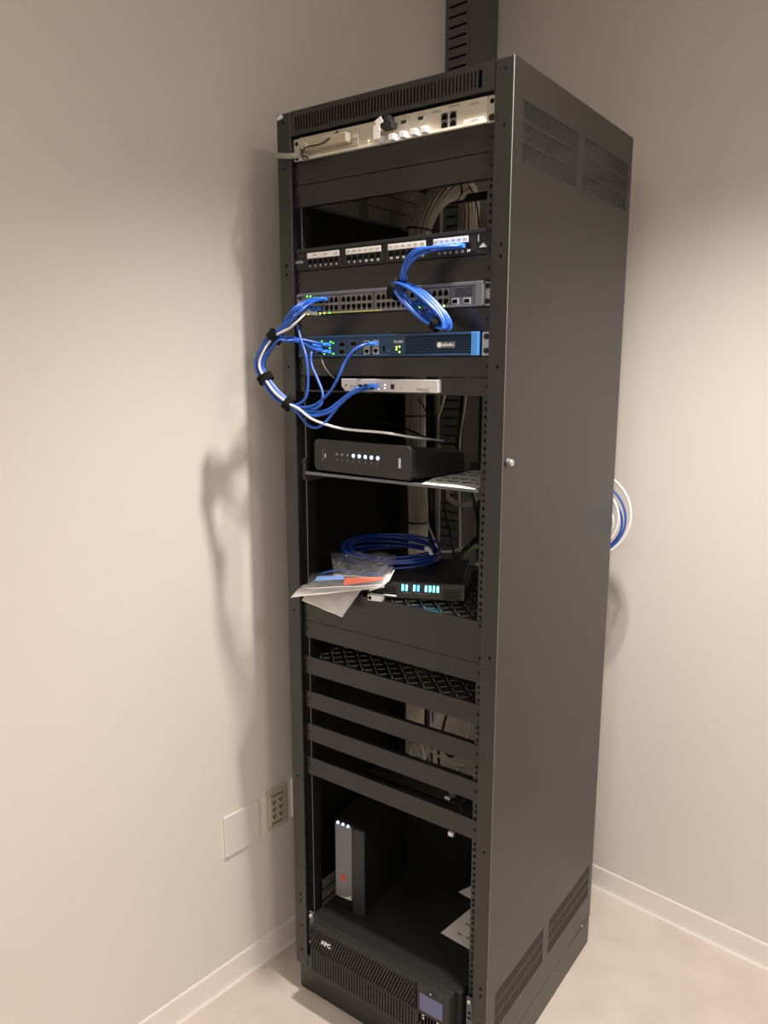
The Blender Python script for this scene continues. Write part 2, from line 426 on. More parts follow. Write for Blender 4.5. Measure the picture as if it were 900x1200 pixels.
# side panels with slotted vents
VZ = [(0.163, 0.260), (1.982, 2.085)]; VY = [(0.034, 0.288), (0.322, 0.590)]
for side in (0, 1):
    xa, xb = (-0.0012, 0.0008) if side else (-W - 0.0008, -W + 0.0012)
    b = MB()
    ys = [0.001, VY[0][0], VY[0][1], VY[1][0], VY[1][1], D]
    zs = [ZP + 0.002, VZ[0][0], VZ[0][1], VZ[1][0], VZ[1][1], H]
    vid = {}
    bm = b.bm; i = b.mi(RACK)
    for k, xx in enumerate((xa, xb)):
        for a, yy in enumerate(ys):
            for c, zz in enumerate(zs): vid[(k, a, c)] = bm.verts.new((xx, yy, zz))
    for a in range(5):
        for c in range(5):
            hole = a in (1, 3) and c in (1, 3)
            for k in (0, 1):
                if not hole: bm.faces.new([vid[(k, a, c)], vid[(k, a + 1, c)], vid[(k, a + 1, c + 1)], vid[(k, a, c + 1)]])
            if hole:
                for (p, q) in (((a, c), (a + 1, c)), ((a + 1, c), (a + 1, c + 1)), ((a + 1, c + 1), (a, c + 1)), ((a, c + 1), (a, c))):
                    bm.faces.new([vid[(0, *p)], vid[(0, *q)], vid[(1, *q)], vid[(1, *p)]])
    for a in range(5):
        for c in (0, 5): bm.faces.new([vid[(0, a, c)], vid[(0, a + 1, c)], vid[(1, a + 1, c)], vid[(1, a, c)]])
    for c in range(5):
        for a in (0, 5): bm.faces.new([vid[(0, a, c)], vid[(0, a, c + 1)], vid[(1, a, c + 1)], vid[(1, a, c)]])
    sp = b.build('side_panel', rack)
    lx0 = xa - 0.0014 if side else xb
    b = MB()
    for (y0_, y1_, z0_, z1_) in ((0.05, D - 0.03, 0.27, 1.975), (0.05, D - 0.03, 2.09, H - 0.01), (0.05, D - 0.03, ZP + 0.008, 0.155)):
        b.box(lx0, lx0 + 0.0014, y0_, y1_, z0_, z1_, MATTE_AND_SHADE)  # thin black sheets painting the shade inside the rack
    b.build('painted_inner_shade', sp)
    for (z0, z1) in VZ:
        for (y0, y1) in VY:
            b = MB()
            nb = 38; hz = (z1 - z0)
            for k in range(nb + 1):
                yy = y0 + (y1 - y0) * k / nb
                b.box(xa + 0.0003, xb - 0.0003, yy - 0.00155, yy + 0.00155, z0, z1, RACK)
            for q in (1, 2):
                b.box(xa + 0.0002, xb - 0.0002, y0, y1, z0 + hz * q / 3 - 0.0018, z0 + hz * q / 3 + 0.0018, RACK)
            b.build('vent_grille', sp)
b = MB()
b.box(0.0008, 0.0014, 0.47, 0.60, ZP + 0.001, ZP + 0.003, RACK)
b.cyl((0.0008, 0.555, ZP + 0.008), 0.003, 0.002, 'x', CHROME)
b.build('panel_screw', rack)
# lock knob
k_ = (0.0000, 0.0184, 1.4412)
b = MB(); b.cyl((0.0006, k_[1], k_[2]), 0.0085, 0.004, 'x', GREYM, 20); b.cyl((0.0046, k_[1], k_[2]), 0.0065, 0.007, 'x', CHROME, 20); b.build('lock_knob', rack, 0.001)
# mounting rails
YR = 0.0140
for s, (xa, xb, hx) in enumerate(((-W + 0.0375, -W + 0.0375 + 0.0165, -W + 0.0375 + 0.0095), (-0.054, -0.0375, -0.047))):
    b = MB()
    b.box(xa, xb, YR, YR + 0.002, 0.122, 2.098, RACK if s else MATTE_AND_SHADE)  # left rail blackened to paint its shade, right one in rack paint
    if s == 0: b.box(xb - 0.0012, xb, YR - 0.0004, YR, 0.122, 2.098, EDGE)  # pale strip painting light caught on the inner rail edge
    if s == 0: b.box(xb - 0.002, xb, YR + 0.002, YR + 0.03, 0.122, 2.098, MATTE_AND_SHADE)  # flange blackened too, shade put into its colour
    else: b.box(xa, xa + 0.002, YR + 0.002, YR + 0.03, 0.122, 2.098, RACK)
    zz = 0.13
    k = 0
    while zz < 2.09:
        b.box(hx - 0.0025, hx + 0.0025, YR - 0.0004, YR, zz - 0.003, zz + 0.003, DARK)
        zz += (0.0159, 0.0159, 0.0127)[k % 3]; k += 1
    b.build('mounting_rail', rack)

def screws(parent, zs, y=0.0118, m=SCREWB, r=0.0045, xs=(-W + 0.047, -0.047)):
    for xx in xs:
        for zz in zs:
            b = MB(); b.cyl((xx, y, zz), r, -0.0025, 'y', m, 14, r * 0.8)
            b.box(xx - r * 0.6, xx + r * 0.6, y - 0.0029, y - 0.0024, zz - 0.0004, zz + 0.0004, DARK)
            b.build('screw', parent)

EX0, EX1 = -W + 0.0382, -0.0382
def blank(z0, z1, label, scr=True, lip=0.010):
    t = thing('rack_filler', label, 'blank panel', (-W / 2, 0.012, z0), 'blank filler panels on the rack')
    b = MB()
    b.box(EX0, EX1, 0.0115, 0.0138, z0, z1, PANEL)
    b.box(EX0 + 0.018, EX1 - 0.018, 0.0138, 0.026, z1 - 0.0018, z1, PANEL)
    b.box(EX0 + 0.018, EX1 - 0.018, 0.0138, 0.026, z0, z0 + 0.0018, PANEL)
    b.build('panel', t, 0.0006, 2)
    if scr: screws(t, ((z0 + z1) / 2,) if z1 - z0 < 0.05 else (z0 + 0.008, z1 - 0.008), 0.0115, SCREWB, 0.0036)
    return t
BL = [(2.0015, 2.0470, 'black blank panel directly under the beige controller'),
      (1.9560, 2.0000, 'black blank panel above the open gap with the thick cables'),
      (1.7785, 1.8235, 'black blank panel between patch panel and network switch'),
      (1.6860, 1.7300, 'black blank panel between network switch and blue firewall'),
      (1.6005, 1.6395, 'black blank panel between blue firewall and white appliance'),
      (0.9860, 1.0275, 'narrow black blank panel directly below the deep shelf lip'),
      (0.8075, 0.8490, 'highest of the three bars below the lower vented shelf'),
      (0.7205, 0.7650, 'middle of the three bars below the lower vented shelf'),
      (0.6310, 0.6765, 'lowest black bar, just above the empty lower bay')]
for z0, z1, lb in BL: blank(z0, z1, lb)

# ---------------------------------------------------------------- beige controller at the top
YS = 0.006
def ear(t, z0, z1, m, y=0.0118, xin=0.018, wd=None, sides=(0, 1)):
    for s in sides:
        b = MB()
        if s == 0: b.box(EX0, EX0 + xin, y - 0.0018, y + 0.0018, z0, z1, m)
        else: b.box(EX1 - xin, EX1, y - 0.0018, y + 0.0018, z0, z1, m)
        b.build('mounting_ear', t, 0.0008, 2)
t = thing('telephone_controller', 'beige one-unit rack controller with white plugs and square ports', 'network equipment', (-W / 2, 0.1, 2.0490))
Z0, Z1 = 2.0490, 2.0940
b = MB(); b.box(EX0 + 0.0175, EX1 - 0.0175, 0.008, 0.26, Z0, Z1, BEIGE); b.build('chassis', t, 0.001)
b = MB(); b.box(EX0 + 0.0175, EX1 - 0.0175, 0.0055, 0.008, Z0 + 0.0005, Z0 + 0.005, IVORY); b.build('bottom_lip', t)
ear(t, Z0, Z1, BEIGE)
screws(t, (Z0 + 0.008,), 0.010, SCREWB, 0.0062)
for s in (EX0 + 0.0085, EX1 - 0.0085):
    b = MB(); b.cyl((s, 0.0102, Z1 - 0.010), 0.0042, -0.0008, 'y', DARK, 12); b.build('ear_slot', t)
P0, P1 = (-0.4676, 0.0080, 2.0615), (-0.3435, 0.0080, 2.0670)
zc = (Z0 + Z1) / 2
b = MB(); b.box(P0[0], P1[0], 0.004, 0.008, zc - 0.017, zc + 0.011, BEIGE_D); b.build('ribbon_socket', t, 0.001)
b = MB(); b.box(P0[0] - 0.006, P1[0] - 0.018, -0.012, 0.004, zc - 0.011, zc + 0.009, BEIGE_D); b.box(P0[0] - 0.014, P0[0] + 0.004, -0.016, 0.002, zc - 0.012, zc + 0.004, BEIGE_D); b.build('ribbon_connector', t, 0.003, 3)
b = MB(); b.cyl((P1[0] - 0.008, 0.004, zc), 0.004, -0.004, 'y', CHROME); b.build('thumbscrew', t)
for px_ in ((-0.3191, 0.0075, 2.0599), (-0.3191, 0.0075, 2.0536)):
    b = MB(); b.cyl(px_, 0.0016, -0.0014, 'y', LEDA, 10); b.build('indicator_light', t)
for q in ((-0.2829, 0.0000, 2.0557), (-0.2564, 0.0000, 2.0554), (-0.2315, 0.0000, 2.0560), (-0.2060, 0.0000, 2.0564), (-0.1820, 0.0000, 2.0567)):
    b = MB(); b.box(q[0] - 0.0065, q[0] + 0.0065, -0.006, 0.0078, q[2] - 0.0065, q[2] + 0.005, WHITE); b.build('white_plug', t, 0.0012)
    b = MB(); b.box(q[0] - 0.0105, q[0] - 0.0066, 0.0056, 0.0079, q[2] - 0.006, q[2] + 0.007, BLACK); b.build('plug_socket', t)
for q in ((-0.2338, 0.0075, 2.0796), (-0.1948, 0.0075, 2.0795)):
    b = MB(); b.prism([(q[0] - 0.009, q[2] + 0.0045), (q[0] + 0.009, q[2] + 0.0045), (q[0] + 0.007, q[2] - 0.0045), (q[0] - 0.007, q[2] - 0.0045)], 0.0045, 0.0079, EARM)
    b.prism([(q[0] - 0.0065, q[2] + 0.003), (q[0] + 0.0065, q[2] + 0.003), (q[0] + 0.005, q[2] - 0.003), (q[0] - 0.005, q[2] - 0.003)], 0.0040, 0.0046, BLACK)
    b.build('serial_port', t)
def jack(b, x, y, z, s=0.0118, h=0.0105, frame=None, down=False):
    if frame: b.box(x - s * 0.62, x + s * 0.62, y, y + 0.0006, z - h * 0.62, z + h * 0.62, frame)
    k = -1 if down else 1
    pts = [(-0.5, -0.5), (0.5, -0.5), (0.5, 0.22), (0.24, 0.22), (0.24, 0.5), (-0.24, 0.5), (-0.24, 0.22), (-0.5, 0.22)]
    b.prism([(x + a * s, z + c * h * k) for a, c in pts], y - 0.0004, y + 0.0003, DARK)
for q in ((-0.1440, 0.0075, 2.0740), (-0.1257, 0.0075, 2.0741), (-0.1437, 0.0075, 2.0602), (-0.1254, 0.0075, 2.0601)):
    b = MB(); jack(b, q[0], 0.0073, q[2], 0.0118, 0.0108, GREYM); b.build('jack', t)
q = (-0.1620, 0.0079, 2.0855); text('▮▮▮▮'.replace('▮', 'M') + ' I', 0.006, (q[0], 0.0077, q[2]), FRONT, INKG, t)
q = (-0.1271, 0.0079, 2.0880); text('PROCESSOR', 0.0042, (q[0] + 0.004, 0.0077, q[2] + 0.001), FRONT, INKG, t)
q = (-0.0821, 0.0079, 2.0850); text('AVAYA', 0.0055, (q[0], 0.0077, q[2]), FRONT, INKG, t)
q = (-0.0826, 0.0079, 2.0561); b = MB(); b.box(q[0] - 0.021, q[0] + 0.021, 0.0072, 0.0082, q[2] - 0.0055, q[2] + 0.0055, PAPER); lab = b.build('asset_label', t); text('LUCENT', 0.006, (q[0], 0.0070, q[2]), FRONT, PAPER_G, lab)
# lead plugged in, tag and hook
a_ = (-0.2637, -0.0040, 2.0763)
t2 = thing('power_plug', 'black plug in the beige controller with folded white tag', 'plug', (a_[0], -0.004, a_[2]))
b = MB(); b.box(a_[0] - 0.013, a_[0] + 0.013, -0.012, 0.0078, a_[2] - 0.0065, a_[2] + 0.005, BLACK); b.box(a_[0] - 0.007, a_[0] + 0.006, -0.010, 0.0078, a_[2] + 0.005, a_[2] + 0.017, BLACK); b.build('plug_body', t2, 0.0015)
c_ = (-0.2820, -0.0160, 2.0659); d_ = (-0.2773, -0.0160, 2.0827)
b = MB(); b.box(c_[0] - 0.0075, c_[0] + 0.0075, -0.0175, -0.0165, c_[2] - 0.014, c_[2] + 0.011, PAPER)
b.box(d_[0] - 0.0075, d_[0] + 0.0085, -0.0170, -0.0160, d_[2] - 0.006, d_[2] + 0.006, PAPER, Matrix.Translation(Vector(d_)) @ Matrix.Rotation(-0.4, 4, 'Y') @ Matrix.Translation(-Vector(d_)))
b.box(c_[0] + 0.0070, a_[0] - 0.012, -0.0165, -0.0150, c_[2] + 0.002, c_[2] + 0.005, PAPER)
b.box(a_[0] - 0.014, a_[0] - 0.012, -0.0165, -0.004, c_[2] + 0.002, c_[2] + 0.005, PAPER)
b.build('paper_tag', t2)
cable('ribbon_cable', [(-0.4749, 0.0000, 2.0576), (-0.4844, -0.0160, 2.0525), (-0.5096, -0.0200, 2.0537), (-0.5457, -0.0100, 2.0618), (-0.5789, 0.0120, 2.0711), (-0.6175, 0.0500, 2.0845)], 0.0055, CGREY, 'grey cable leaving the beige controller around the left post')
cable('signal_wire', [(-0.4599, -0.0120, 2.0431), (-0.4732, -0.0180, 2.0521), (-0.4635, -0.0180, 2.0638), (-0.4242, -0.0180, 2.0643), (-0.4043, -0.0120, 2.0738), (-0.3972, 0.0040, 2.0875), (-0.4069, 0.0300, 2.1031)], 0.0016, CBLACK, 'thin black wire looping over the beige controller')
b = MB()
b.tube([(-0.4776, -0.0180, 2.0643), (-0.4622, -0.0280, 2.0402), (-0.4547, -0.0260, 2.0379)], 0.0013, CBLACK)
tag(b.build('cable_tie'), 'small black tie around grey cable at the top left', 'cable tie')

# ---------------------------------------------------------------- patch panel
t = thing('patch_bay', 'black patch panel with four white label strips and numbered ports', 'patch panel', (-W / 2, 0.02, 1.8255))
Z0, Z1 = 1.8250, 1.8705
b = MB(); b.box(EX0, EX1, 0.0095, 0.0138, Z0, Z1, BLACK); b.box(EX0 + 0.02, EX1 - 0.02, 0.0138, 0.035, Z0 + 0.002, Z1 - 0.002, BLACK); b.build('panel', t, 0.0008)
b = MB(); b.box(EX0 + 0.017, EX1 - 0.012, 0.0060, 0.0095, Z1 - 0.0075, Z1 - 0.0005, BLACK); b.build('top_rib', t, 0.001)
groups = [((-0.4854, 0.0090, 1.8492), (-0.3977, 0.0090, 1.8528)), ((-0.3795, 0.0090, 1.8479), (-0.2895, 0.0090, 1.8491)), ((-0.2716, 0.0090, 1.8492), (-0.1824, 0.0090, 1.8498)), ((-0.1649, 0.0090, 1.8514), (-0.0881, 0.0090, 1.8524))]
num = 1
zt, zj = 1.8545, 1.8415
PORTS = []
for g, (a, c) in enumerate(groups):
    b = MB(); b.box(a[0] - 0.004, c[0] + (0.004 if g < 3 else 0.016), 0.0075, 0.0095, 1.8310, 1.8625, BLACK); m_ = b.build('port_module', t, 0.0008)
    b = MB(); b.box(a[0], c[0], 0.0062, 0.0076, zt - 0.0062, zt + 0.0052, PAPER); ls = b.build('label_strip', t, 0.0003)
    for k in range(6):
        xx = a[0] + (c[0] - a[0]) * (k + 0.5) / 6 + (0.007 if g == 3 else 0.0)
        b = MB(); jack(b, xx, 0.0073, zj, 0.0105, 0.0095); b.build('jack', m_)
        text(str(num), 0.0068, (xx, 0.0070, 1.8325), FRONT, INK, m_, bold=0.0001)
        if g != 0 or k % 2: text('D%02d' % num, 0.0050, (a[0] + (c[0] - a[0]) * (k + 0.5) / 6, 0.0060, zt), FRONT, PAPER_G, ls)
        PORTS.append((xx, 0.006, zj)); num += 1
text('CAT6', 0.0085, (EX0 + 0.010, 0.0092, 1.8430), FRONT, INK, t)
q = (-0.0564, 0.0090, 1.8398)
b = MB(); b.prism([(q[0] - 0.010, q[2] - 0.003), (q[0] + 0.007, q[2] - 0.003), (q[0] - 0.001, q[2] + 0.005)], 0.0088, 0.0096, INK); b.build('triangle_mark', t)
b = MB(); b.box(-0.068, -0.0665, 0.0068, 0.0096, 1.8475, 1.8600, EARM); b.build('module_clip', t)
screws(t, (1.8330, 1.8630), 0.0095, SCREWB, 0.004)

# ---------------------------------------------------------------- network switch
t = thing('network_switch', 'grey rack network switch with two rows of ports and yellow strip', 'network switch', (-W / 2, 0.1, 1.7310))
Z0, Z1 = 1.7310, 1.7765
xl, xr = EX0 + 0.0155, (-0.0508, 0.0000, 1.7517)[0]
b = MB(); b.box(xl, xr, 0.006, 0.30, Z0, Z1, GREYM); b.build('chassis', t, 0.0012)
b = MB(); b.box(xl, xr, -0.001, 0.006, Z1 - 0.007, Z1, GREYM); b.box(xl, xr, -0.001, 0.006, Z0, Z0 + 0.004, GREYM); b.box(xr - 0.016, xr, -0.002, 0.006, Z0, Z1, GREYM); b.build('front_bezel', t, 0.0012)
ear(t, Z0 + 0.001, Z1 - 0.001, EARM)
screws(t, (Z0 + 0.009, Z1 - 0.009), 0.0100, SCREWB, 0.0055)
b = MB(); b.box(xl + 0.01, xl + 0.225, -0.0014, -0.0008, Z0 + 0.0006, Z0 + 0.0026, YELL); b.build('yellow_strip', t)
gx = [((-0.4944, 0.0000, 1.7617), (-0.4390, 0.0000, 1.7591), 4), ((-0.4361, 0.0000, 1.7590), (-0.3974, 0.0000, 1.7572), 3), ((-0.3911, 0.0000, 1.7604), (-0.3088, 0.0000, 1.7598), 6), ((-0.2990, 0.0000, 1.7593), (-0.2246, 0.0000, 1.7605), 6), ((-0.2174, 0.0000, 1.7602), (-0.1263, 0.0000, 1.7587), 7)]
for a, c, n in gx:
    b = MB(); b.box(a[0], c[0], 0.0035, 0.0062, Z0 + 0.005, Z1 - 0.008, PORTM); m_ = b.build('port_block', t)
    for k in range(n):
        xx = a[0] + (c[0] - a[0]) * (k + 0.5) / n
        for zz, dn in ((Z0 + 0.0285, False), (Z0 + 0.0115, True)):
            b = MB(); jack(b, xx, 0.0034, zz, (c[0] - a[0]) / n * 0.74, 0.0115, None, dn); b.build('jack', m_)
a = (-0.1151, 0.0000, 1.7628)
b = MB()
b.box(a[0], xr - 0.017, 0.002, 0.0062, Z0 + 0.005, Z1 - 0.008, GREYM)
for k in range(5): b.box(a[0] + 0.004, xr - 0.024, 0.0014, 0.0021, Z1 - 0.0125 - k * 0.0034, Z1 - 0.0112 - k * 0.0034, DARK)
b.build('uplink_module', t)
for q in ((-0.1119, 0.0000, 1.7451), (-0.0859, 0.0000, 1.7453)):
    b = MB(); b.box(q[0] - 0.0065, q[0] + 0.0085, 0.0000, 0.0064, Z0 + 0.0055, Z0 + 0.0165, EARM); b.box(q[0] - 0.0045, q[0] + 0.0065, -0.0006, 0.0002, Z0 + 0.0075, Z0 + 0.0145, DARK); b.build('fibre_slot', t)
for q, m_ in (((-0.4813, -0.0020, 1.7690), LEDG), ((-0.4715, -0.0020, 1.7689), LEDG), ((-0.4785, -0.0020, 1.7317), LEDY), ((-0.4687, -0.0020, 1.7318), LEDY), ((-0.4445, -0.0020, 1.7322), LEDY), ((-0.4326, -0.0020, 1.7323), LEDY), ((-0.4183, -0.0020, 1.7324), LEDG), ((-0.1907, -0.0020, 1.7337), LEDG), ((-0.1341, -0.0020, 1.7345), LEDY)):
    b = MB(); b.cyl((q[0], -0.0008, q[2]), 0.0019, -0.001, 'y', m_, 10); b.build('port_light', t)

# ---------------------------------------------------------------- blue firewall
t = thing('firewall_appliance', 'dark blue rack firewall with hexagon grille and bright blue end', 'firewall', (-W / 2, 0.1, 1.6410))
Z0, Z1 = 1.6410, 1.6850
xr = (-0.0593, 0.0000, 1.6671)[0]; xl = (-0.5095, 0.0000, 1.6602)[0]
b = MB(); b.box(xl, xr, 0.004, 0.32, Z0, Z1, BLUEF); b.build('chassis', t, 0.001)
b = MB(); b.box(xl, xr, -0.001, 0.004, Z1 - 0.0045, Z1, BLUEF); b.box(xl, xr, -0.001, 0.004, Z0, Z0 + 0.004, BLUEF); b.build('front_bezel', t, 0.001)
b = MB(); b.box(xr - 0.0135, xr + 0.0005, -0.0025, 0.006, Z0, Z1, BLUEL); b.build('end_cap', t, 0.0008)
ear(t, Z0, Z1, EARM, sides=(1,)); ear(t, Z0, Z1, BLUEF, sides=(0,))
screws(t, (Z0 + 0.009, Z1 - 0.009), 0.0100, SCREWB, 0.0058)
ga, gb = (-0.2250, 0.0000, 1.6667)[0], xr - 0.0145
b = MB(); b.box(ga, gb, 0.0032, 0.0042, Z0 + 0.0042, Z1 - 0.0047, DARK)
pitch = 0.0052
hexs = MB()
rows = 7; zz0 = Z0 + 0.0058
rowp = (Z1 - Z0 - 0.0100) / rows
i_ = hexs.mi(BLUEF)
for r_ in range(rows):
    zc = zz0 + rowp * (r_ + 0.5) - 0.0012
    off = (r_ % 2) * pitch / 2
    xx = ga + pitch / 2 + off
    while xx + pitch / 2 <= gb + 0.0001:
        # web around each hole: ring between a cell outline and the hexagonal hole
        cell = [(pitch / 2 * a, rowp / 2 * c) for a, c in ((1, 0.34), (0, 1.0), (-1, 0.34), (-1, -0.34), (0, -1.0), (1, -0.34))]
        o_ = [hexs.bm.verts.new((xx + a * 1.0, 0.0026, zc + c * 1.34)) for a, c in cell]
        n_ = [hexs.bm.verts.new((xx + math.cos(PI / 6 + PI / 3 * q) * 0.0020, 0.0026, zc + math.sin(PI / 6 + PI / 3 * q) * 0.0021)) for q in range(6)]
        for q in range(6): hexs.bm.faces.new((o_[q], o_[(q + 1) % 6], n_[(q + 1) % 6], n_[q]))
        xx += pitch
b.build('grille_backing', t)
g_ = hexs.build('hexagon_grille', t)
q = (-0.1303, 0.0000, 1.6619)
b = MB(); b.box(q[0] - 0.021, q[0] + 0.021, 0.0005, 0.0028, q[2] - 0.006, q[2] + 0.006, GREYM); lg = b.build('logo_badge', t, 0.0005)
b = MB(); b.cyl((q[0] - 0.014, 0.0006, q[2]), 0.0048, -0.0004, 'y', INK, 20); b.build('logo_disc', lg)
text('paloalto', 0.0080, (q[0] + 0.005, 0.0003, q[2]), FRONT, INK, lg, bold=0.0001)
q = (-0.2426, 0.0000, 1.6695); text('PA-820', 0.0075, (q[0], 0.0030, q[2]), FRONT, INK, t, bold=0.0002)
for q in ((-0.2478, 0.0000, 1.6595), (-0.2405, 0.0000, 1.6597), (-0.2478, 0.0000, 1.6544), (-0.2405, 0.0000, 1.6493)):
    b = MB(); b.cyl((q[0], 0.0040, q[2]), 0.0017, -0.0012, 'y', LEDY, 10); b.build('status_light', t)
for q in ((-0.3223, 0.0000, 1.6665), (-0.2992, 0.0000, 1.6670), (-0.3224, 0.0000, 1.6513), (-0.2993, 0.0000, 1.6519)):
    b = MB(); b.box(q[0] - 0.0072, q[0] + 0.0072, 0.0022, 0.0042, q[2] - 0.0066, q[2] + 0.0066, SILVER); jack(b, q[0], 0.0021, q[2], 0.0105, 0.009, None, True); b.build('jack', t)
for q in ((-0.3882, 0.0000, 1.6666), (-0.3572, 0.0000, 1.6670), (-0.3884, 0.0000, 1.6512), (-0.3573, 0.0000, 1.6516)):
    b = MB(); b.box(q[0] - 0.0085, q[0] + 0.0085, 0.0018, 0.0042, q[2] - 0.0058, q[2] + 0.0058, GREYM); b.box(q[0] - 0.0070, q[0] + 0.0070, 0.0012, 0.0020, q[2] - 0.0042, q[2] + 0.0042, DARK); b.build('fibre_slot', t)
for q in ((-0.4500, 0.0000, 1.6658), (-0.4247, 0.0000, 1.6663), (-0.4503, 0.0000, 1.6507), (-0.4249, 0.0000, 1.6514)):
    b = MB(); b.box(q[0] - 0.0072, q[0] + 0.0072, 0.0022, 0.0042, q[2] - 0.0064, q[2] + 0.0064, GREYM); jack(b, q[0], 0.0021, q[2], 0.0105, 0.009, None, False); b.build('jack', t)
for q in ((-0.4437, 0.0000, 1.6738), (-0.4121, 0.0000, 1.6697), (-0.4119, 0.0000, 1.6473), (-0.4370, 0.0000, 1.6466), (-0.4186, 0.0000, 1.6725), (-0.4212, 0.0000, 1.6591)):
    b = MB(); b.cyl((q[0], 0.0020, q[2]), 0.0017, -0.0012, 'y', LEDG, 10); b.build('port_light', t)
q = (-0.2798, 0.0000, 1.6573); b = MB(); b.box(q[0] - 0.002, q[0] + 0.002, 0.0030, 0.0042, q[2] - 0.006, q[2] + 0.004, DARK); b.build('usb_slot', t)
q = (-0.2669, 0.0000, 1.6512); b = MB(); b.box(q[0] - 0.005, q[0] + 0.004, 0.0030, 0.0042, q[2] - 0.0012, q[2] + 0.0012, GREYM); b.build('console_slot', t)

# ---------------------------------------------------------------- white appliance on its bracket shelf
t = thing('bracket_shelf', 'shallow black one-unit shelf carrying the white appliance', 'rack shelf', (-W / 2, 0.05, 1.5665))
xa = (-0.1510, 0.0120, 1.5867)[0]
b = MB(); b.box(EX0, EX1, 0.0115, 0.0138, 1.5655, 1.5690, PANEL); b.box(xa, EX1, 0.0115, 0.0138, 1.5690, 1.5985, PANEL); b.box(EX0, EX0 + 0.018, 0.0115, 0.0138, 1.5690, 1.5985, PANEL); b.build('front_flange', t)
b = MB(); b.box(EX0 + 0.018, EX1 - 0.018, 0.0138, 0.22, 1.5655, 1.5675, PANEL); b.build('shelf_plate', t)
screws(t, (1.583,), 0.0115, SCREWB, 0.004)
t = thing('white_appliance', 'slim white network appliance with one blue lead above the modem', 'network equipment', (-0.28, 0.08, 1.5692))
xl, xr = (-0.3861, -0.0040, 1.5801)[0], (-0.1449, -0.0040, 1.5805)[0]
Z0, Z1 = 1.5695, 1.5950
b = MB()
b.prism([(xl + 0.010, Z0), (xr, Z0), (xr, Z1), (xl, Z1), (xl, Z0 + 0.010)], -0.004, 0.16, SILVER)
b.build('body', t, 0.001)
def wpt(q, w_, h_, m_, nm, d=0.001):
    b = MB(); b.box(q[0] - w_, q[0] + w_, -0.004 - d, -0.0038, q[2] - h_, q[2] + h_, m_); return b.build(nm, t)
wpt((-0.2522, -0.0040, 1.5801), 0.0042, 0.0050, BLACK, 'fibre_slot')
wpt((-0.2888, -0.0040, 1.5807), 0.0035, 0.0065, BLUEC, 'jack')
for q in ((-0.3042, -0.0040, 1.5796), (-0.3197, -0.0040, 1.5785), (-0.3344, -0.0040, 1.5774)): wpt(q, 0.0055, 0.0060, DARK, 'jack')
for q in ((-0.2866, -0.0040, 1.5750), (-0.2714, -0.0040, 1.5836), (-0.2714, -0.0040, 1.5772)): wpt(q, 0.0012, 0.0011, LEDW, 'status_light')
wpt((-0.2321, -0.0040, 1.5774), 0.0008, 0.0008, DARK, 'reset_hole')
q = (-0.1786, -0.0040, 1.5769); text('EdgeRouter', 0.0062, (q[0], -0.0043, q[2]), FRONT, INKG, t)
q = (-0.1705, -0.0040, 1.5714); text('10 PoE', 0.0052, (q[0], -0.0043, q[2]), FRONT, INKG, t)
q = (-0.3721, -0.0040, 1.5812); b = MB(); b.prism([(q[0] - 0.004, q[2] - 0.0035), (q[0] + 0.001, q[2] - 0.002), (q[0] + 0.0035, q[2] + 0.0035), (q[0] - 0.001, q[2] + 0.002), (q[0] - 0.0045, q[2] + 0.002)], -0.0046, -0.0039, INKG); b.build('logo', t)
q = (-0.3537, -0.0040, 1.5797); text('SFP LAN', 0.0045, (q[0], -0.0043, q[2]), FRONT, INKG, t)

# ---------------------------------------------------------------- shelves
def shelf(label, zt, lip, depth, tread, zl=None, group='rack shelves'):
    t = thing('rack_shelf', label, 'rack shelf', (-W / 2, 0.12, zt - lip), group)
    b = MB(); b.box(EX0, EX1, 0.0115, 0.0138, zt - lip, zt, PANEL) if lip > 0.02 else b.box(EX0 + 0.017, EX1 - 0.017, 0.0080, 0.0138, zt - lip, zt, GREYM)
    b.build('front_lip', t, 0.0006)
    b = MB(); b.box(EX0 + 0.018, EX1 - 0.018, 0.0138, depth, zt - 0.0030, zt - 0.0012, PANEL)
    for s in (EX0 + 0.018, EX1 - 0.020): b.box(s, s + 0.002, 0.0138, depth, zt - 0.022, zt - 0.0030, PANEL)
    b.build('shelf_plate', t)
    if lip <= 0.02:
        for s in (0, 1):
            b = MB(); xx = EX0 if s == 0 else EX1 - 0.016
            b.box(xx, xx + 0.016, 0.0115, 0.0138, zt - 0.020, zt + 0.030, PANEL); b.build('mounting_ear', t)
        screws(t, (zt + 0.020, zt - 0.010), 0.0115, SCREWB, 0.004)
    else: screws(t, (zt - 0.010, zt - lip + 0.010) if lip > 0.06 else (zt - lip / 2,), 0.0115, SCREWB, 0.0038)
    if tread:
        b = MB()
        px_ = 0.021; py_ = 0.021
        nx = int((EX1 - EX0 - 0.06) / px_); ny = int((depth - 0.03) / py_)
        for a in range(nx):
            for c in range(ny):
                cx, cy = EX0 + 0.035 + a * px_, 0.026 + c * py_
                an = PI / 4 if (a + c) % 2 else -PI / 4
                T = Matrix.Translation((cx, cy, zt - 0.0011)) @ Matrix.Rotation(an, 4, 'Z')
                b.box(-0.0085, 0.0085, 0.0012, 0.0032, 0, 0.0016, CHROME, T)
                b.box(-0.0085, 0.0085, -0.0026, 0.0010, 0, 0.0003, DARK, T)
        b.build('slot_pattern', t)
    return t
shelf('thin-edged black shelf under the wide modem', 1.3850, 0.0065, 0.40, False)
shelf('vented shelf with deep front lip under the plastic bags', 1.1165, 0.0880, 0.40, True)
shelf('lower vented shelf with narrow lip, empty on top', 0.9380, 0.0440, 0.40, True)

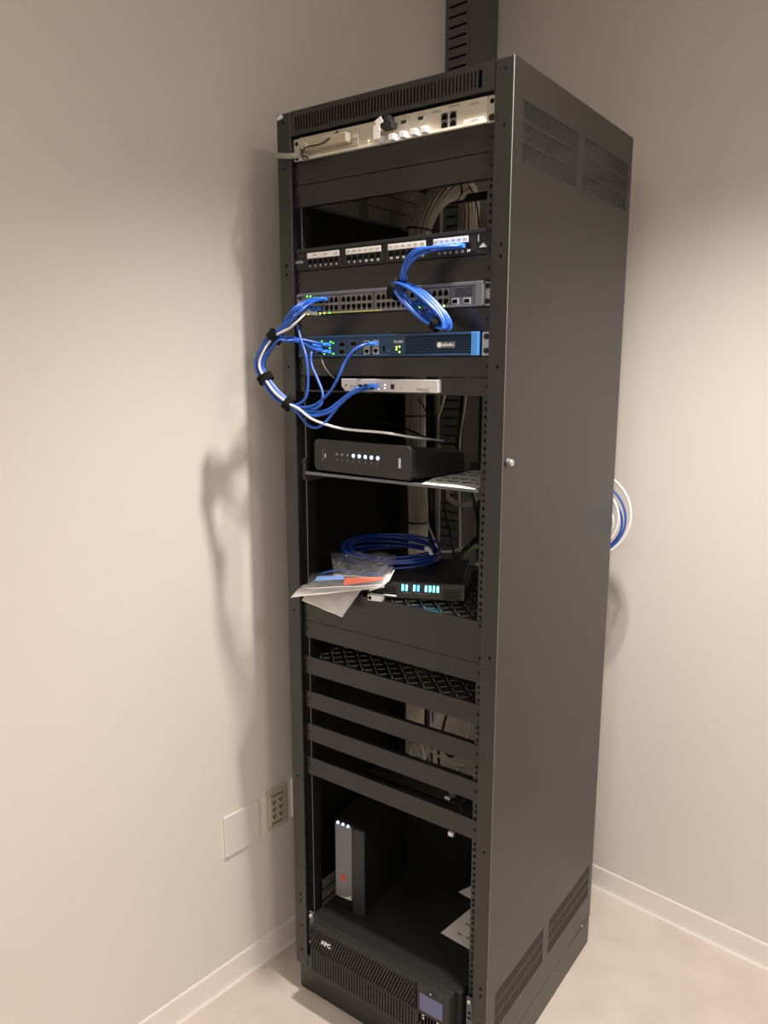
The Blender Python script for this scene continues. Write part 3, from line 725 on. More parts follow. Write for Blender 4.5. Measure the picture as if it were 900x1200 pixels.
# ---------------------------------------------------------------- wide black modem with a row of round lights
mz = 1.3845
mL, mR = Vector((-0.482, 0.015)), Vector((-0.206, -0.004))
ang = math.atan2(mR.y - mL.y, mR.x - mL.x)
mw = (mR - mL).length
TM = Matrix.Translation((mL.x, mL.y, mz)) @ Matrix.Rotation(ang, 4, 'Z')
t = thing('wide_modem', 'wide black modem with a row of blue-white lights on top shelf', 'modem', (mL.x, mL.y, mz))
hh = 0.0705
def rrect(w_, h_, r, n=5, x=0, z=0):
    pts = []
    for cx, cz, a0 in ((w_ - r, h_ - r, 0), (r, h_ - r, PI / 2), (r, r, PI), (w_ - r, r, 3 * PI / 2)):
        for k in range(n + 1): pts.append((x + cx + math.cos(a0 + k * PI / 2 / n) * r, z + cz + math.sin(a0 + k * PI / 2 / n) * r))
    return pts
b = MB(); b.prism(rrect(mw, hh, 0.012, 5, 0, 0.006), 0.0, 0.006, GREYB, 'xz', TM); face = b.build('front_face', t, 0.0012)
b = MB(); b.prism(rrect(mw + 0.001, hh, 0.012, 5, 0, 0.005), 0.0062, 0.020, GLOSSB, 'xz', TM)
# wedge body
vs = []
for (yy, z0, z1, inx) in ((0.020, 0.007, hh + 0.002, 0.002), (0.20, 0.004, 0.052, 0.004), (0.235, 0.006, 0.040, 0.012)):
    vs.append([b.bm.verts.new(TM @ Vector((x, yy, z))) for x, z in ((inx, z0), (mw - inx, z0), (mw - inx, z1 - 0.006), (mw - inx - 0.006, z1), (inx + 0.006, z1), (inx, z1 - 0.006))])
i_ = b.mi(BLACK)
for a in (0, 1):
    for k in range(6): b.bm.faces.new((vs[a][k], vs[a][(k + 1) % 6], vs[a + 1][(k + 1) % 6], vs[a + 1][k])).material_index = i_
b.bm.faces.new(vs[0]).material_index = i_; b.bm.faces.new(vs[-1][::-1]).material_index = i_
b.build('housing', t)
for (fx, fy) in ((0.02, 0.03), (mw - 0.03, 0.03), (0.02, 0.19), (mw - 0.03, 0.19)):
    b = MB(); b.cyl((fx, fy, -0.001), 0.007, 0.009, 'z', BLACK, 12, None, TM); b.build('rubber_foot', t)
for k, f_ in enumerate((0.255, 0.312, 0.372, 0.432, 0.493, 0.556, 0.618, 0.682)):
    on = k >= 3
    b = MB(); b.cyl((f_ * mw, 0.0, 0.046), 0.0040 if on else 0.0026, -0.0012, 'y', LEDW if on else LEDOFF, 14, None, TM); b.build('status_light', t)
    b = MB(); b.box(f_ * mw - 0.0006, f_ * mw + 0.0006, -0.0004, 0.0002, 0.031, 0.037, INKG, TM); b.build('printed_mark', t)
b = MB(); b.box(0.885 * mw, 0.905 * mw, -0.0008, 0.0002, 0.030, 0.050, SILVER, TM); b.build('badge', t)
b = MB(); b.prism([(0.115 * mw, 0.040), (0.130 * mw, 0.046), (0.130 * mw, 0.034)], -0.0006, 0.0002, INK, 'xz', TM); b.build('arrow_mark', t)
b = MB(); b.box(0.098 * mw, 0.102 * mw, -0.0004, 0.0002, 0.028, 0.056, INKG, TM); b.build('printed_line', t)
# note on the shelf
b = MB()
A = [(-0.1786, -0.0054, 1.3862), (-0.2297, 0.1348, 1.3862), (-0.3078, 0.3430, 1.3872), (-0.2091, 0.3325, 1.3872), (-0.0208, -0.0164, 1.3862)]
A = [(-0.185, 0.004), (-0.200, 0.060), (-0.235, 0.150), (-0.243, 0.245), (-0.075, 0.245), (-0.062, 0.004)]
b.prism([(x, y) for x, y in A], 1.3851, 1.3857, PAPER, 'xy')
note = tag(b.build('handwritten_note'), 'white paper note with black handwriting beside the wide modem', 'note')
def scrawl(x0, x1, y, seed, amp=0.0085):
    rnd = random.Random(seed); b = MB(); x = x0
    while x < x1 - 0.01:
        L = rnd.uniform(0.012, 0.03); pts = []
        n = max(4, int(L / 0.003))
        for k in range(n): pts.append((x + L * k / n, y + rnd.uniform(-amp, amp) * (0.6 + 0.4 * (k % 2)), 1.3860))
        b.tube(pts, 0.0013, PEN, 5); x += L + 0.006
    b.build('handwriting', note)
scrawl(-0.215, -0.075, 0.205, 1); scrawl(-0.200, -0.08, 0.165, 2); scrawl(-0.195, -0.10, 0.105, 3); scrawl(-0.185, -0.07, 0.065, 4)

# ---------------------------------------------------------------- second router lying on the vented shelf
rz = 1.1170
RL, RR = Vector((-0.325, 0.006)), Vector((-0.131, 0.097))
ang = math.atan2(RR.y - RL.y, RR.x - RL.x); rw = (RR - RL).length
TR_ = Matrix.Translation((RL.x, RL.y, rz)) @ Matrix.Rotation(ang, 4, 'Z')
t = thing('flat_router', 'flat black router with cyan-blue lights lying beside plastic bags', 'router', (RL.x, RL.y, rz))
b = MB()
prof = [(0.0, 0.003), (-0.006, 0.006), (0.004, 0.040), (0.008, 0.042), (0.16, 0.046), (0.165, 0.03), (0.165, 0.003)]
b.prism(prof, 0.0, rw, GREYB, 'yz', TR_)
b.build('housing', t, 0.002)
b = MB(); b.prism([(-0.002, 0.043), (0.016, 0.053), (0.165, 0.057), (0.165, 0.046), (0.008, 0.042)], 0.004, rw - 0.004, GLOSSB, 'yz', TR_); b.build('top_cover', t, 0.002)
slope = Matrix.Rotation(-math.atan2(0.010, 0.034), 4, 'X')
def rface(x0, x1, s0, s1, m_, nm, d=0.0008, sk=0.0):   # on the sloped face: s measured up the face
    b = MB(); T = TR_ @ Matrix.Translation((0, -0.006, 0.006)) @ slope
    b.prism([(x0, s0), (x1, s0), (x1 + sk, s1), (x0 + sk, s1)], -d, 0.0004, m_, 'xz', T); return b.build(nm, t)
for k, (f_, m_) in enumerate(((0.355, LEDC), (0.395, LEDC), (0.475, LEDC), (0.515, LEDB), (0.595, LEDC), (0.635, LEDC), (0.675, LEDC), (0.715, LEDC))):
    rface(f_ * rw, f_ * rw + 0.0042, 0.017, 0.030, m_, 'status_light')
rface(0.36 * rw, 0.46 * rw, 0.012, 0.0128, INKG, 'printed_mark'); rface(0.50 * rw, 0.64 * rw, 0.012, 0.0128, INKG, 'printed_mark')
for a0, a1 in ((0.05, 0.30), (0.78, 0.96)):
    for k in range(5): rface(a0 * rw, a1 * rw, 0.004 + k * 0.0045, 0.0058 + k * 0.0045, DARK, 'vent_slot')
for (fx, fy) in ((0.02, 0.02), (rw - 0.02, 0.02), (0.02, 0.15), (rw - 0.02, 0.15)):
    b = MB(); b.cyl((fx, fy, -0.0005), 0.006, 0.005, 'z', BLACK, 10, None, TR_); b.build('rubber_foot', t)

# ---------------------------------------------------------------- coil of blue cable and the bags
random.seed(5)
pts = []
N = 11
for k in range(N * 28 + 1):
    a = k / 28 * 2 * PI
    turn = k / 28
    rr = 0.110 + 0.012 * math.sin(turn * 2.7) + 0.003 * math.sin(a * 0.37)
    zz = 1.176 + 0.0026 * turn + 0.006 * math.sin(a + 0.8 + turn * 0.5)
    pts.append((-0.362 + 0.006 * math.sin(turn * 1.9) + math.cos(a) * rr * 1.0, 0.150 + math.sin(a) * rr * 0.93, zz))
b = MB(); b.tube(pts, 0.0028, CBLUE2, 7)
coil = tag(b.build('coiled_network_cable'), 'coil of dark blue cable lying on the bags and flat router', 'cable')
pa, pb = pts[0], pts[-1]
connector(Vector(pb), Vector((-0.3, 0.2, 0.1)), WHITE, coil)

def sheet(corners, nx, ny, amp, seed, m, sag=0.0, thick=0.0):
    rnd = random.Random(seed)
    ph = [(rnd.uniform(2, 7), rnd.uniform(2, 7), rnd.uniform(0, 6.28)) for _ in range(6)]
    c = [Vector(q) for q in corners]       # bl, br, tr, tl
    b = MB(); V = []
    nrm = (c[1] - c[0]).cross(c[3] - c[0]).normalized()
    for j in range(ny + 1):
        row = []
        for i in range(nx + 1):
            u, v = i / nx, j / ny
            p = c[0] * (1 - u) * (1 - v) + c[1] * u * (1 - v) + c[2] * u * v + c[3] * (1 - u) * v
            h = sum(math.sin(a * u * 2.2 + bb * v * 2.4 + f) for a, bb, f in ph) / 6
            h += (abs(math.sin(u * ph[0][0] * 1.7 + v * 3 + ph[1][2])) - 0.5) * 0.8
            p = p + nrm * (h * amp) - Vector((0, 0, sag * (1 - v) ** 2))
            row.append(b.bm.verts.new(p))
        V.append(row)
    b.mi(m)
    for j in range(ny):
        for i in range(nx):
            f = b.bm.faces.new((V[j][i], V[j][i + 1], V[j + 1][i + 1], V[j + 1][i])); f.smooth = False
    return b
def bag(label, corners, amp, seed, m, lift, contents=(), seam=PAPER):
    t = thing('plastic_bag', label, 'plastic bag', corners[0], 'clear plastic bags on the vented shelf')
    up = Vector((0, -lift * 0.5, lift))
    o = sheet(corners, 14, 12, amp, seed, m).build('back_sheet', t)
    c2 = [Vector(q) + up * (0.15 if k < 2 else 1.0) for k, q in enumerate(corners)]
    sheet(c2, 14, 12, amp * 1.2, seed + 9, m).build('front_sheet', t)
    a, c = Vector(corners[0]), Vector(corners[1])
    b = MB(); b.tube([a + (c - a) * (k / 10) + up * 0.08 + Vector((0, 0, 0.0006 * math.sin(k * 1.3 + seed))) for k in range(11)], 0.0013, seam, 6); b.build('seam', t)
    return t
bagA = bag('frosted zip bag drooping over the shelf lip, lowest of the bags', [(-0.4964, -0.0200, 1.0883), (-0.3690, -0.0300, 1.0747), (-0.3498, 0.0200, 1.1308), (-0.4992, 0.0200, 1.1175)], 0.0012, 3, FILMW, 0.003)
bagB = bag('frosted zip bag with long pointed left corner, in the middle', [(-0.4938, -0.0600, 1.1049), (-0.2438, -0.0450, 1.1684), (-0.2916, 0.0600, 1.1787), (-0.5425, 0.0600, 1.1138)], 0.0020, 12, FILMW, 0.004)
bagC = bag('clear bag holding blue and red cards on the left', [(-0.4634, -0.0500, 1.1279), (-0.2409, -0.0550, 1.1749), (-0.2934, 0.0300, 1.1791), (-0.5076, 0.0300, 1.1326)], 0.0025, 21, FILM, 0.007)
bagD = bag('crinkled clear bag wrapped over part of the blue coil', [(-0.3921, -0.0300, 1.1668), (-0.2607, -0.0400, 1.1829), (-0.2824, 0.0600, 1.2035), (-0.4715, 0.0600, 1.1797)], 0.005, 33, FILM, 0.010)
b = MB(); b.tube([(-0.2719, -0.0580, 1.1592), (-0.2394, -0.0600, 1.1745), (-0.2293, -0.0500, 1.1867), (-0.2353, -0.0200, 1.2010)], [0.0012, 0.0030, 0.0030, 0.0008], PAPER, 6); b.build('curled_edge', bagB)
def card(name, label, pts, m, mark=None):
    b = MB()
    A = [Vector(p) for p in pts]; n = (A[1] - A[0]).cross(A[3] - A[0]).normalized() * 0.0008
    v = [b.bm.verts.new(p) for p in A] + [b.bm.verts.new(p + n) for p in A]
    b.mi(m)
    for f in ((0, 1, 2, 3), (7, 6, 5, 4), (0, 4, 5, 1), (1, 5, 6, 2), (2, 6, 7, 3), (3, 7, 4, 0)): b.bm.faces.new([v[k] for k in f])
    return tag(b.build(name), label, 'card')
card('blue_card', 'light blue card inside the left clear bag', [(-0.4325, -0.0470, 1.1503), (-0.3470, -0.0500, 1.1690), (-0.3533, -0.0420, 1.1748), (-0.4308, -0.0400, 1.1598)], BLUEC)
card('red_card', 'orange-red card inside the left clear bag', [(-0.3455, -0.0520, 1.1564), (-0.2453, -0.0550, 1.1852), (-0.2416, -0.0480, 1.1906), (-0.3470, -0.0470, 1.1722)], REDF)
cable('patch_lead', [(-0.4723, 0.0200, 1.1467), (-0.4151, 0.0100, 1.1661), (-0.3653, 0.0000, 1.1723), (-0.3225, 0.0000, 1.1733), (-0.2977, 0.0200, 1.1748)], 0.0028, CBLUE, 'bright blue cable strand inside the crinkled bag', ends=())
q = (-0.2980, -0.0080, 1.1426)
t = thing('cable_adapter', 'small white cable adapter lying by the red card', 'adapter', (q[0], -0.008, 1.1175))
TA = Matrix.Translation((q[0], 0.004, 1.1235)) @ Matrix.Rotation(0.25, 4, 'Z')
b = MB(); b.box(-0.020, 0.014, -0.007, 0.009, -0.0065, 0.0065, WHITE, TA); b.build('body', t, 0.002)
b = MB(); b.cyl((-0.014, -0.0072, 0), 0.004, -0.0006, 'y', DARK, 12, None, TA); b.build('socket', t)
b = MB(); b.cyl((0.014, 0.002, 0.008), 0.0018, 0.030, 'x', WHITE, 8, None, TA); b.build('lead', t)

# ---------------------------------------------------------------- upright gateway on the battery unit
uz = 0.2560
t = thing('upright_gateway', 'upright grey-black gateway with three blue lights and red mark', 'modem', (-0.42, 0.10, uz + 0.001))
TG = Matrix.Translation((-0.4195, 0.056, uz + 0.001)) @ Matrix.Rotation(0.10, 4, 'Z')
hgt = 0.243
b = MB(); b.prism([(-0.052, 0.0), (0.040, 0.0), (0.040, hgt - 0.003), (-0.047, hgt + 0.004), (-0.052, hgt)], 0.004, 0.20, MATTE_AND_SHADE, 'xz', TG); b.build('housing', t, 0.004, 3)
b = MB(); b.box(-0.046, 0.004, -0.002, 0.006, 0.034, hgt - 0.004, GREYM, TG); fp = tag(b.build('front_strip', t, 0.003, 3), 'lighter grey front strip')
b = MB(); b.box(0.005, 0.040, -0.001, 0.006, 0.0, hgt - 0.006, GREYB, TG); b.build('side_strip', t, 0.003, 3)
b = MB()
for s in (1, -1):
    T = TG @ Matrix.Translation((-0.021, -0.0022, 0.092)) @ Matrix.Rotation(s * 0.9, 4, 'Y')
    b.box(-0.013, 0.013, -0.0006, 0.0004, -0.0022, 0.0022, RED, T)
b.build('red_mark', fp)
b = MB(); b.prism([(-0.034, 0.036), (0.002, 0.036), (0.002, 0.048), (-0.018, 0.038)], -0.0030, -0.0020, SILVER, 'xz', TG); b.build('silver_sticker', fp)
for k in range(3):
    b = MB(); b.cyl((-0.036 + k * 0.0150, -0.0005, hgt - 0.001 - k * 0.0008), 0.0034, -0.0030, 'y', LEDW, 12, None, TG); b.build('status_light', t)

# ---------------------------------------------------------------- battery backup unit
t = thing('battery_backup', 'rack battery backup with ribbed black grille and small screen', 'battery backup', (-W / 2, 0.2, 0.125))
Z0, Z1 = 0.1255, 0.2550
xl, xr = -0.492, -0.0640
b = MB(); b.box(xl - 0.004, xr, -0.003, 0.48, Z0, Z1 - 0.0005, UPSB); b.build('chassis', t, 0.0015)
b = MB()
xb0, xb1 = -0.478, -0.0760
yb = -0.036
b.box(xb0, xb1, yb + 0.006, -0.0035, Z0, Z1, GREYB)
b.build('front_bezel', t, 0.003, 3)
zs_ = 0.1870
def frame(x0, x1, z0, z1, m_, nm, wd=0.0022):
    b = MB()
    b.box(x0, x1, yb - 0.001, yb + 0.007, z1 - wd, z1, m_); b.box(x0, x1, yb - 0.001, yb + 0.007, z0, z0 + wd, m_)
    b.box(x0, x0 + wd, yb - 0.001, yb + 0.007, z0 + wd, z1 - wd, m_); b.box(x1 - wd, x1, yb - 0.001, yb + 0.007, z0 + wd, z1 - wd, m_)
    return b.build(nm, t, 0.0006, 1)
xg = xb1 - 0.090
frame(xb0, xg, zs_, Z1 - 0.001, GREYB, 'grille_frame')
b = MB()
b.box(xb0 + 0.002, xg - 0.002, yb + 0.004, yb + 0.0062, zs_ + 0.002, Z1 - 0.003, DARK)
n = 36
hz = Z1 - 0.003 - zs_ - 0.002
gl0, gl1, gz0, gz1 = xb0 + 0.002, xg - 0.002, zs_ + 0.002, Z1 - 0.003
lean = 0.026
k = -10
while True:
    xx = gl0 + k * 0.0078; k += 1
    if xx > gl1: break
    def at(x_):          # clip one leaning slat edge between the frame sides
        za = gz0 + max(0.0, (gl0 - x_) / lean) * (gz1 - gz0); zb = gz0 + min(1.0, (gl1 - x_) / lean) * (gz1 - gz0)
        return za, zb
    (a0, a1), (c0, c1) = at(xx), at(xx + 0.0042)
    if min(a1, c1) - max(a0, c0) < 0.002: continue
    X = lambda x_, z_: x_ + lean * (z_ - gz0) / (gz1 - gz0)
    b.prism([(X(xx, a0), a0), (X(xx + 0.0042, c0), c0), (X(xx + 0.0042, c1), c1), (X(xx, a1), a1)], yb + 0.0005, yb + 0.0045, GREYB)
b.build('ribbed_grille', t)
b = MB(); b.box(xb0 + 0.0, xb1, yb + 0.003, yb + 0.0062, Z0, zs_ - 0.001, DARK)
n = 44
for k in range(n + 1):
    xx = xb0 + 0.003 + (xb1 - 0.03 - xb0 - 0.006) * k / n
    b.box(xx - 0.0026, xx + 0.0026, yb, yb + 0.0035, Z0 + 0.004, zs_ - 0.003, GREYB)
b.box(xb0, xb1, yb - 0.0004, yb + 0.006, Z0, Z0 + 0.004, GREYB); b.box(xb0, xb1, yb - 0.0004, yb + 0.006, zs_ - 0.003, zs_ - 0.001, GREYB)
b.build('lower_grille', t)
b = MB(); b.box(xg + 0.002, xg + 0.0045, yb, yb + 0.0062, Z0 + 0.004, Z1, GREYB); b.box(xg + 0.008, xb1, yb, yb + 0.0062, zs_ - 0.03, Z1, GREYB); b.build('control_panel', t, 0.0015, 2)
b = MB(); b.box(xg + 0.016, xb1 - 0.014, yb - 0.0012, yb + 0.0002, zs_ + 0.007, Z1 - 0.018, LCD); tag(b.build('screen', t), 'dim violet-blue display')
b = MB(); b.box(xg + 0.035, xg + 0.055, yb - 0.0010, yb + 0.0002, Z1 - 0.010, Z1 - 0.004, BLACK); b.cyl((xg + 0.045, yb - 0.001, Z1 - 0.007), 0.0022, -0.001, 'y', CHROME, 10); b.build('power_button', t)
for (ox, oz) in ((0.026, -0.004), (0.026, -0.012), (0.064, -0.004), (0.064, -0.014)):
    b = MB(); b.cyl((xg + ox, yb, zs_ + oz), 0.0028, -0.0012, 'y', CHROME, 12); b.build('button', t)
text('APC', 0.0165, (xb0 + 0.052, yb - 0.0006, zs_ + 0.036), FRONT @ Matrix.Shear('XY', 4, (0.25, 0.0)) if False else FRONT, INK, t, bold=0.0006, extrude=0.0006)
ear(t, 0.1560, 0.2450, GREYM, 0.0108)
for xx in (-W + 0.0475, -0.0475):
    for zz in (0.2365, 0.1615):
        b = MB(); b.cyl((xx, 0.0088, zz), 0.0058, -0.0055, 'y', CHROME, 16, 0.0045); b.build('screw', t)
    for zz in (0.205, 0.192):
        b = MB(); b.box(xx - 0.004, xx + 0.004, 0.0082, 0.0090, zz - 0.002, zz + 0.002, DARK); b.build('ear_slot', t)
# papers on the unit
def flat_paper(label, pts, z, lines):
    b = MB(); b.prism(pts, z, z + 0.0006, PAPER, 'xy'); o = tag(b.build('paper_sheet'), label, 'paper', 'papers on the battery backup')
    b = MB()
    for (x, y, w_) in lines: b.box(x, x + w_, y, y + 0.006, z + 0.0006, z + 0.0009, PAPER_G)
    b.build('printed_line', o)
flat_paper('printed white sheet nearest the front, on the battery backup', [(-0.198, 0.130), (-0.070, 0.120), (-0.066, 0.240), (-0.180, 0.262)], 0.2552, [(-0.165, 0.15, 0.012), (-0.140, 0.15, 0.03), (-0.165, 0.19, 0.05)])
flat_paper('second white sheet lying further back on the battery backup', [(-0.240, 0.285), (-0.090, 0.268), (-0.080, 0.40), (-0.190, 0.41)], 0.2552, [(-0.20, 0.31, 0.05), (-0.19, 0.34, 0.03)])

# ---------------------------------------------------------------- left cable loop
random.seed(11)
core = [(-0.4957, -0.0880, 1.6822), (-0.5181, -0.0980, 1.6532), (-0.5292, -0.1020, 1.6230), (-0.5139, -0.1020, 1.5954), (-0.4928, -0.0940, 1.5660), (-0.4665, -0.0820, 1.5438)]
core = [Vector(c) for c in core]
def strand(k, n, r=0.0085):
    a = 2 * PI * k / n; out = []
    rr = r * (0.95 if k % 3 else 0.45)
    for i, c in enumerate(core):
        t_ = (core[min(i + 1, len(core) - 1)] - core[max(i - 1, 0)]).normalized()
        u = Vector((0, 1, 0)); u = (u - t_ * u.dot(t_)).normalized(); v = t_.cross(u)
        q = 1.0 if i in (0, 3, 5) else 1.25
        out.append(c + (u * math.cos(a + i * 0.25) + v * math.sin(a + i * 0.25)) * rr * q)
    return out
SWI = [(-0.4504, 0.0000, 1.7614), (-0.4409, 0.0000, 1.7610), (-0.4313, 0.0000, 1.7614), (-0.4508, 0.0000, 1.7420), (-0.4629, 0.0000, 1.7424)]
mid = [[(-0.4444, -0.0400, 1.7568), (-0.4542, -0.0800, 1.7341)], [(-0.4330, -0.0450, 1.7542), (-0.4378, -0.0850, 1.7349)], [(-0.4216, -0.0500, 1.7516), (-0.4288, -0.0900, 1.7258)], [(-0.4427, -0.0450, 1.7425), (-0.4405, -0.0850, 1.7214)], [(-0.4544, -0.0400, 1.7398), (-0.4595, -0.0800, 1.7171)]]
tails = [
    [(-0.4481, -0.0850, 1.5400), (-0.4222, -0.0800, 1.5538), (-0.4175, -0.0750, 1.5881), (-0.4255, -0.0700, 1.6379), (-0.4500, -0.0600, 1.6794), (-0.4688, -0.0500, 1.7206), (-0.4754, -0.0300, 1.7395), (-0.4873, 0.0000, 1.7452)],
    [(-0.4386, -0.0850, 1.5332), (-0.4071, -0.0750, 1.5320), (-0.3920, -0.0650, 1.5426), (-0.3954, -0.0550, 1.5652), (-0.4132, -0.0500, 1.5948), (-0.4335, -0.0450, 1.6248), (-0.4405, -0.0350, 1.6516), (-0.4476, -0.0030, 1.6557)],
    [(-0.4385, -0.0850, 1.5367), (-0.3978, -0.0800, 1.5413), (-0.3601, -0.0750, 1.5682), (-0.3390, -0.0700, 1.6010), (-0.3312, -0.0600, 1.6282), (-0.3169, -0.0500, 1.6518), (-0.3039, -0.0300, 1.6639), (-0.2992, -0.0030, 1.6664)],
    [(-0.4386, -0.0850, 1.5332), (-0.4098, -0.0800, 1.5286), (-0.3724, -0.0720, 1.5312), (-0.3479, -0.0600, 1.5489), (-0.3243, -0.0500, 1.5682), (-0.3050, -0.0350, 1.5785), (-0.2990, -0.0080, 1.5812)],
    [(-0.4363, -0.0850, 1.5297), (-0.3983, -0.0800, 1.5202), (-0.3650, -0.0700, 1.5279), (-0.3457, -0.0600, 1.5438), (-0.3221, -0.0500, 1.5648), (-0.3072, -0.0350, 1.5733), (-0.3123, -0.0080, 1.5761)],
    [(-0.4400, -0.0850, 1.5251), (-0.4152, -0.0800, 1.4999), (-0.3912, -0.0780, 1.4956), (-0.3728, -0.0720, 1.5084), (-0.3503, -0.0600, 1.5384), (-0.3373, -0.0450, 1.5574), (-0.3302, -0.0080, 1.5749)]]
LL = ['blue cable of the left loop ending at the lower left switch port', 'blue cable of the left loop dropping from the lowest left firewall port',
      'blue cable of the left loop rising to the firewall port nearest its middle', 'blue cable of the left loop ending at the right white appliance port',
      'blue cable of the left loop ending at the middle white appliance port', 'blue cable of the left loop sagging lowest before the white appliance']
starts = SWI + [None]
for k in range(6):
    st = strand(k, 8)
    if k < 5:
        P = [SWI[k]] + mid[k] + st + tails[k]
        e = (0, 1)
    else:
        P = [(-0.4510, -0.0030, 1.6652), (-0.4528, -0.0300, 1.6714), (-0.4621, -0.0600, 1.6790), (-0.4682, -0.0900, 1.6807)] + st + tails[k]; e = (0, 1)
    cable('network_cable', P, 0.0030, CBLUE, LL[k], group='blue cables of the left loop', ends=e)
st = strand(6, 8)
cable('network_cable', [(-0.4234, -0.0030, 1.6662), (-0.4289, -0.0300, 1.6693), (-0.4501, -0.0600, 1.6759), (-0.4636, -0.0900, 1.6736)] + st + [(-0.4362, -0.0800, 1.5241), (-0.3975, -0.0700, 1.5214), (-0.3728, -0.0550, 1.5340), (-0.3486, -0.0450, 1.5554), (-0.3311, -0.0300, 1.5719), (-0.3335, -0.0080, 1.5766)], 0.0030, CBLUE, 'blue cable from upper firewall port joining the left loop', group='blue cables of the left loop', ends=(0,))
cable('network_cable', [(-0.4236, -0.0030, 1.6513), (-0.4340, -0.0300, 1.6552), (-0.4503, -0.0600, 1.6707), (-0.4610, -0.0850, 1.6720), (-0.4759, -0.1000, 1.6736)] + [c + Vector((0.003, 0.004, 0)) for c in strand(2, 8)[1:]], 0.0030, CBLUE, 'blue cable from lower firewall port joining the left loop', group='blue cables of the left loop', ends=(0,))
wc = [c + Vector((0.007, -0.009, 0.0)) for c in core]
cable('white_network_cable', [(-0.4588, -0.0050, 1.7331), (-0.4537, -0.0300, 1.7351), (-0.4465, -0.0600, 1.7211), (-0.4508, -0.0900, 1.6992)] + wc + [(-0.4290, -0.0930, 1.5338), (-0.4011, -0.0850, 1.5138), (-0.3700, -0.0700, 1.5013), (-0.3412, -0.0450, 1.4923), (-0.2692, -0.0100, 1.4864), (-0.2392, 0.0400, 1.4755), (-0.2370, 0.1200, 1.4642), (-0.2656, 0.2200, 1.4511)], 0.0027, CWHITE, 'white cable in the left loop, trailing right over the wide modem', ends=(0,), plug=CWHITE)
cable('thin_grey_wire', [(-0.4430, -0.0030, 1.6448), (-0.4294, -0.0150, 1.6321), (-0.4238, -0.0120, 1.6177), (-0.4231, 0.0040, 1.6031), (-0.4162, 0.0100, 1.5958)], 0.0011, CGREY, 'thin grey wire hanging below the left end of firewall')
def tie(name, c, d, r, w_, label, group=None, m=VELCRO):
    d = Vector(d).normalized(); c = Vector(c)
    a = d.orthogonal().normalized(); bb = d.cross(a); b = MB(); b.mi(m)
    n = 24; R0 = []; 
    for (off, rad) in ((-w_ / 2, r), (-w_ / 2, r + 0.0022), (w_ / 2, r + 0.0022), (w_ / 2, r)):
        R0.append([b.bm.verts.new(c + d * off + (a * math.cos(q * 2 * PI / n) + bb * math.sin(q * 2 * PI / n) * 0.92) * (rad * (1 + 0.04 * math.sin(q * 1.7)))) for q in range(n)])
    for k in range(4):
        for q in range(n): b.bm.faces.new((R0[k][q], R0[k][(q + 1) % n], R0[(k + 1) % 4][(q + 1) % n], R0[(k + 1) % 4][q]))
    return tag(b.build(name), label, 'cable tie', group)
tie('velcro_tie', core[0], core[1] - core[0], 0.0150, 0.019, 'black strap highest on the left cable loop', 'black straps on the left loop')
tie('velcro_tie', core[3], core[4] - core[2], 0.0145, 0.016, 'black strap in the middle of the left cable loop', 'black straps on the left loop')
tie('velcro_tie', core[5], core[5] - core[4], 0.0145, 0.017, 'black strap lowest on the left cable loop', 'black straps on the left loop')

# ---------------------------------------------------------------- right cable bundle: patch panel to switch
kn = Vector((-0.1910, -0.0550, 1.7845))
A0, A1 = Vector((-0.2082, -0.0500, 1.7735)), Vector((-0.0972, -0.0550, 1.6925))
ax = (A1 - A0); L_ = ax.length; ux = ax.normalized(); uy = ux.cross(Vector((0, 1, 0))).normalized(); uz_ = Vector((0, 1, 0))
cen = (A0 + A1) / 2
arc = [[(-0.0907, -0.0220, 1.8376), (-0.1186, -0.0450, 1.8357), (-0.1568, -0.0580, 1.8307), (-0.1781, -0.0600, 1.8108)], [(-0.1052, -0.0220, 1.8373), (-0.1278, -0.0450, 1.8358), (-0.1625, -0.0580, 1.8326), (-0.1849, -0.0600, 1.8113)],
       [(-0.1199, -0.0220, 1.8363), (-0.1408, -0.0450, 1.8308), (-0.1623, -0.0580, 1.8190), (-0.1800, -0.0600, 1.8003)], [(-0.1310, -0.0220, 1.8357), (-0.1478, -0.0400, 1.8335), (-0.1683, -0.0520, 1.8247), (-0.1905, -0.0560, 1.8045)],
       [(-0.1442, -0.0220, 1.8352), (-0.1618, -0.0360, 1.8366), (-0.1806, -0.0480, 1.8245), (-0.1961, -0.0520, 1.8021)]]
RLB = ['blue cable from the rightmost used patch port', 'blue cable from the second patch port right to left', 'blue cable from the middle used patch port of last group',
       'blue cable from the fourth used patch port right to left', 'blue cable from the first port of the last patch group']
ends_sw = [(-0.1961, 0.0000, 1.7413), (-0.1863, 0.0000, 1.7586), (-0.2062, 0.0000, 1.7418), (-0.1743, 0.0000, 1.7420), (-0.1745, 0.0000, 1.7596)]
for k in range(5):
    p = PORTS[22 - k]
    P = [(p[0], 0.0, p[2])] + arc[k] + [kn + Vector((-0.006 + 0.003 * k, -0.004 * (k % 2), 0))]
    turns = 1.5
    n = 15
    for q in range(n + 1):
        a = PI * 0.86 - turns * 2 * PI * q / n * 1.0
        rb = 0.0185 + 0.0050 * ((k * 0.37) % 1) - 0.0045 * (q / n)
        la = L_ / 2 * (1.0 - 0.05 * ((k * 0.61) % 1))
        P.append(cen + ux * math.cos(a) * la + uy * math.sin(a) * rb + uz_ * (0.006 * (k - 2) * 0.8 + 0.008 * math.sin(a * 0.5 + k) + 0.004))
    P += [Vector(ends_sw[k]) + Vector((0, -0.02, 0)), ends_sw[k]]
    cable('network_cable', P, 0.0030, CBLUE, RLB[k] + ', tied in the right bundle', group='blue cables of the right bundle', ends=(0, 1), per=7)
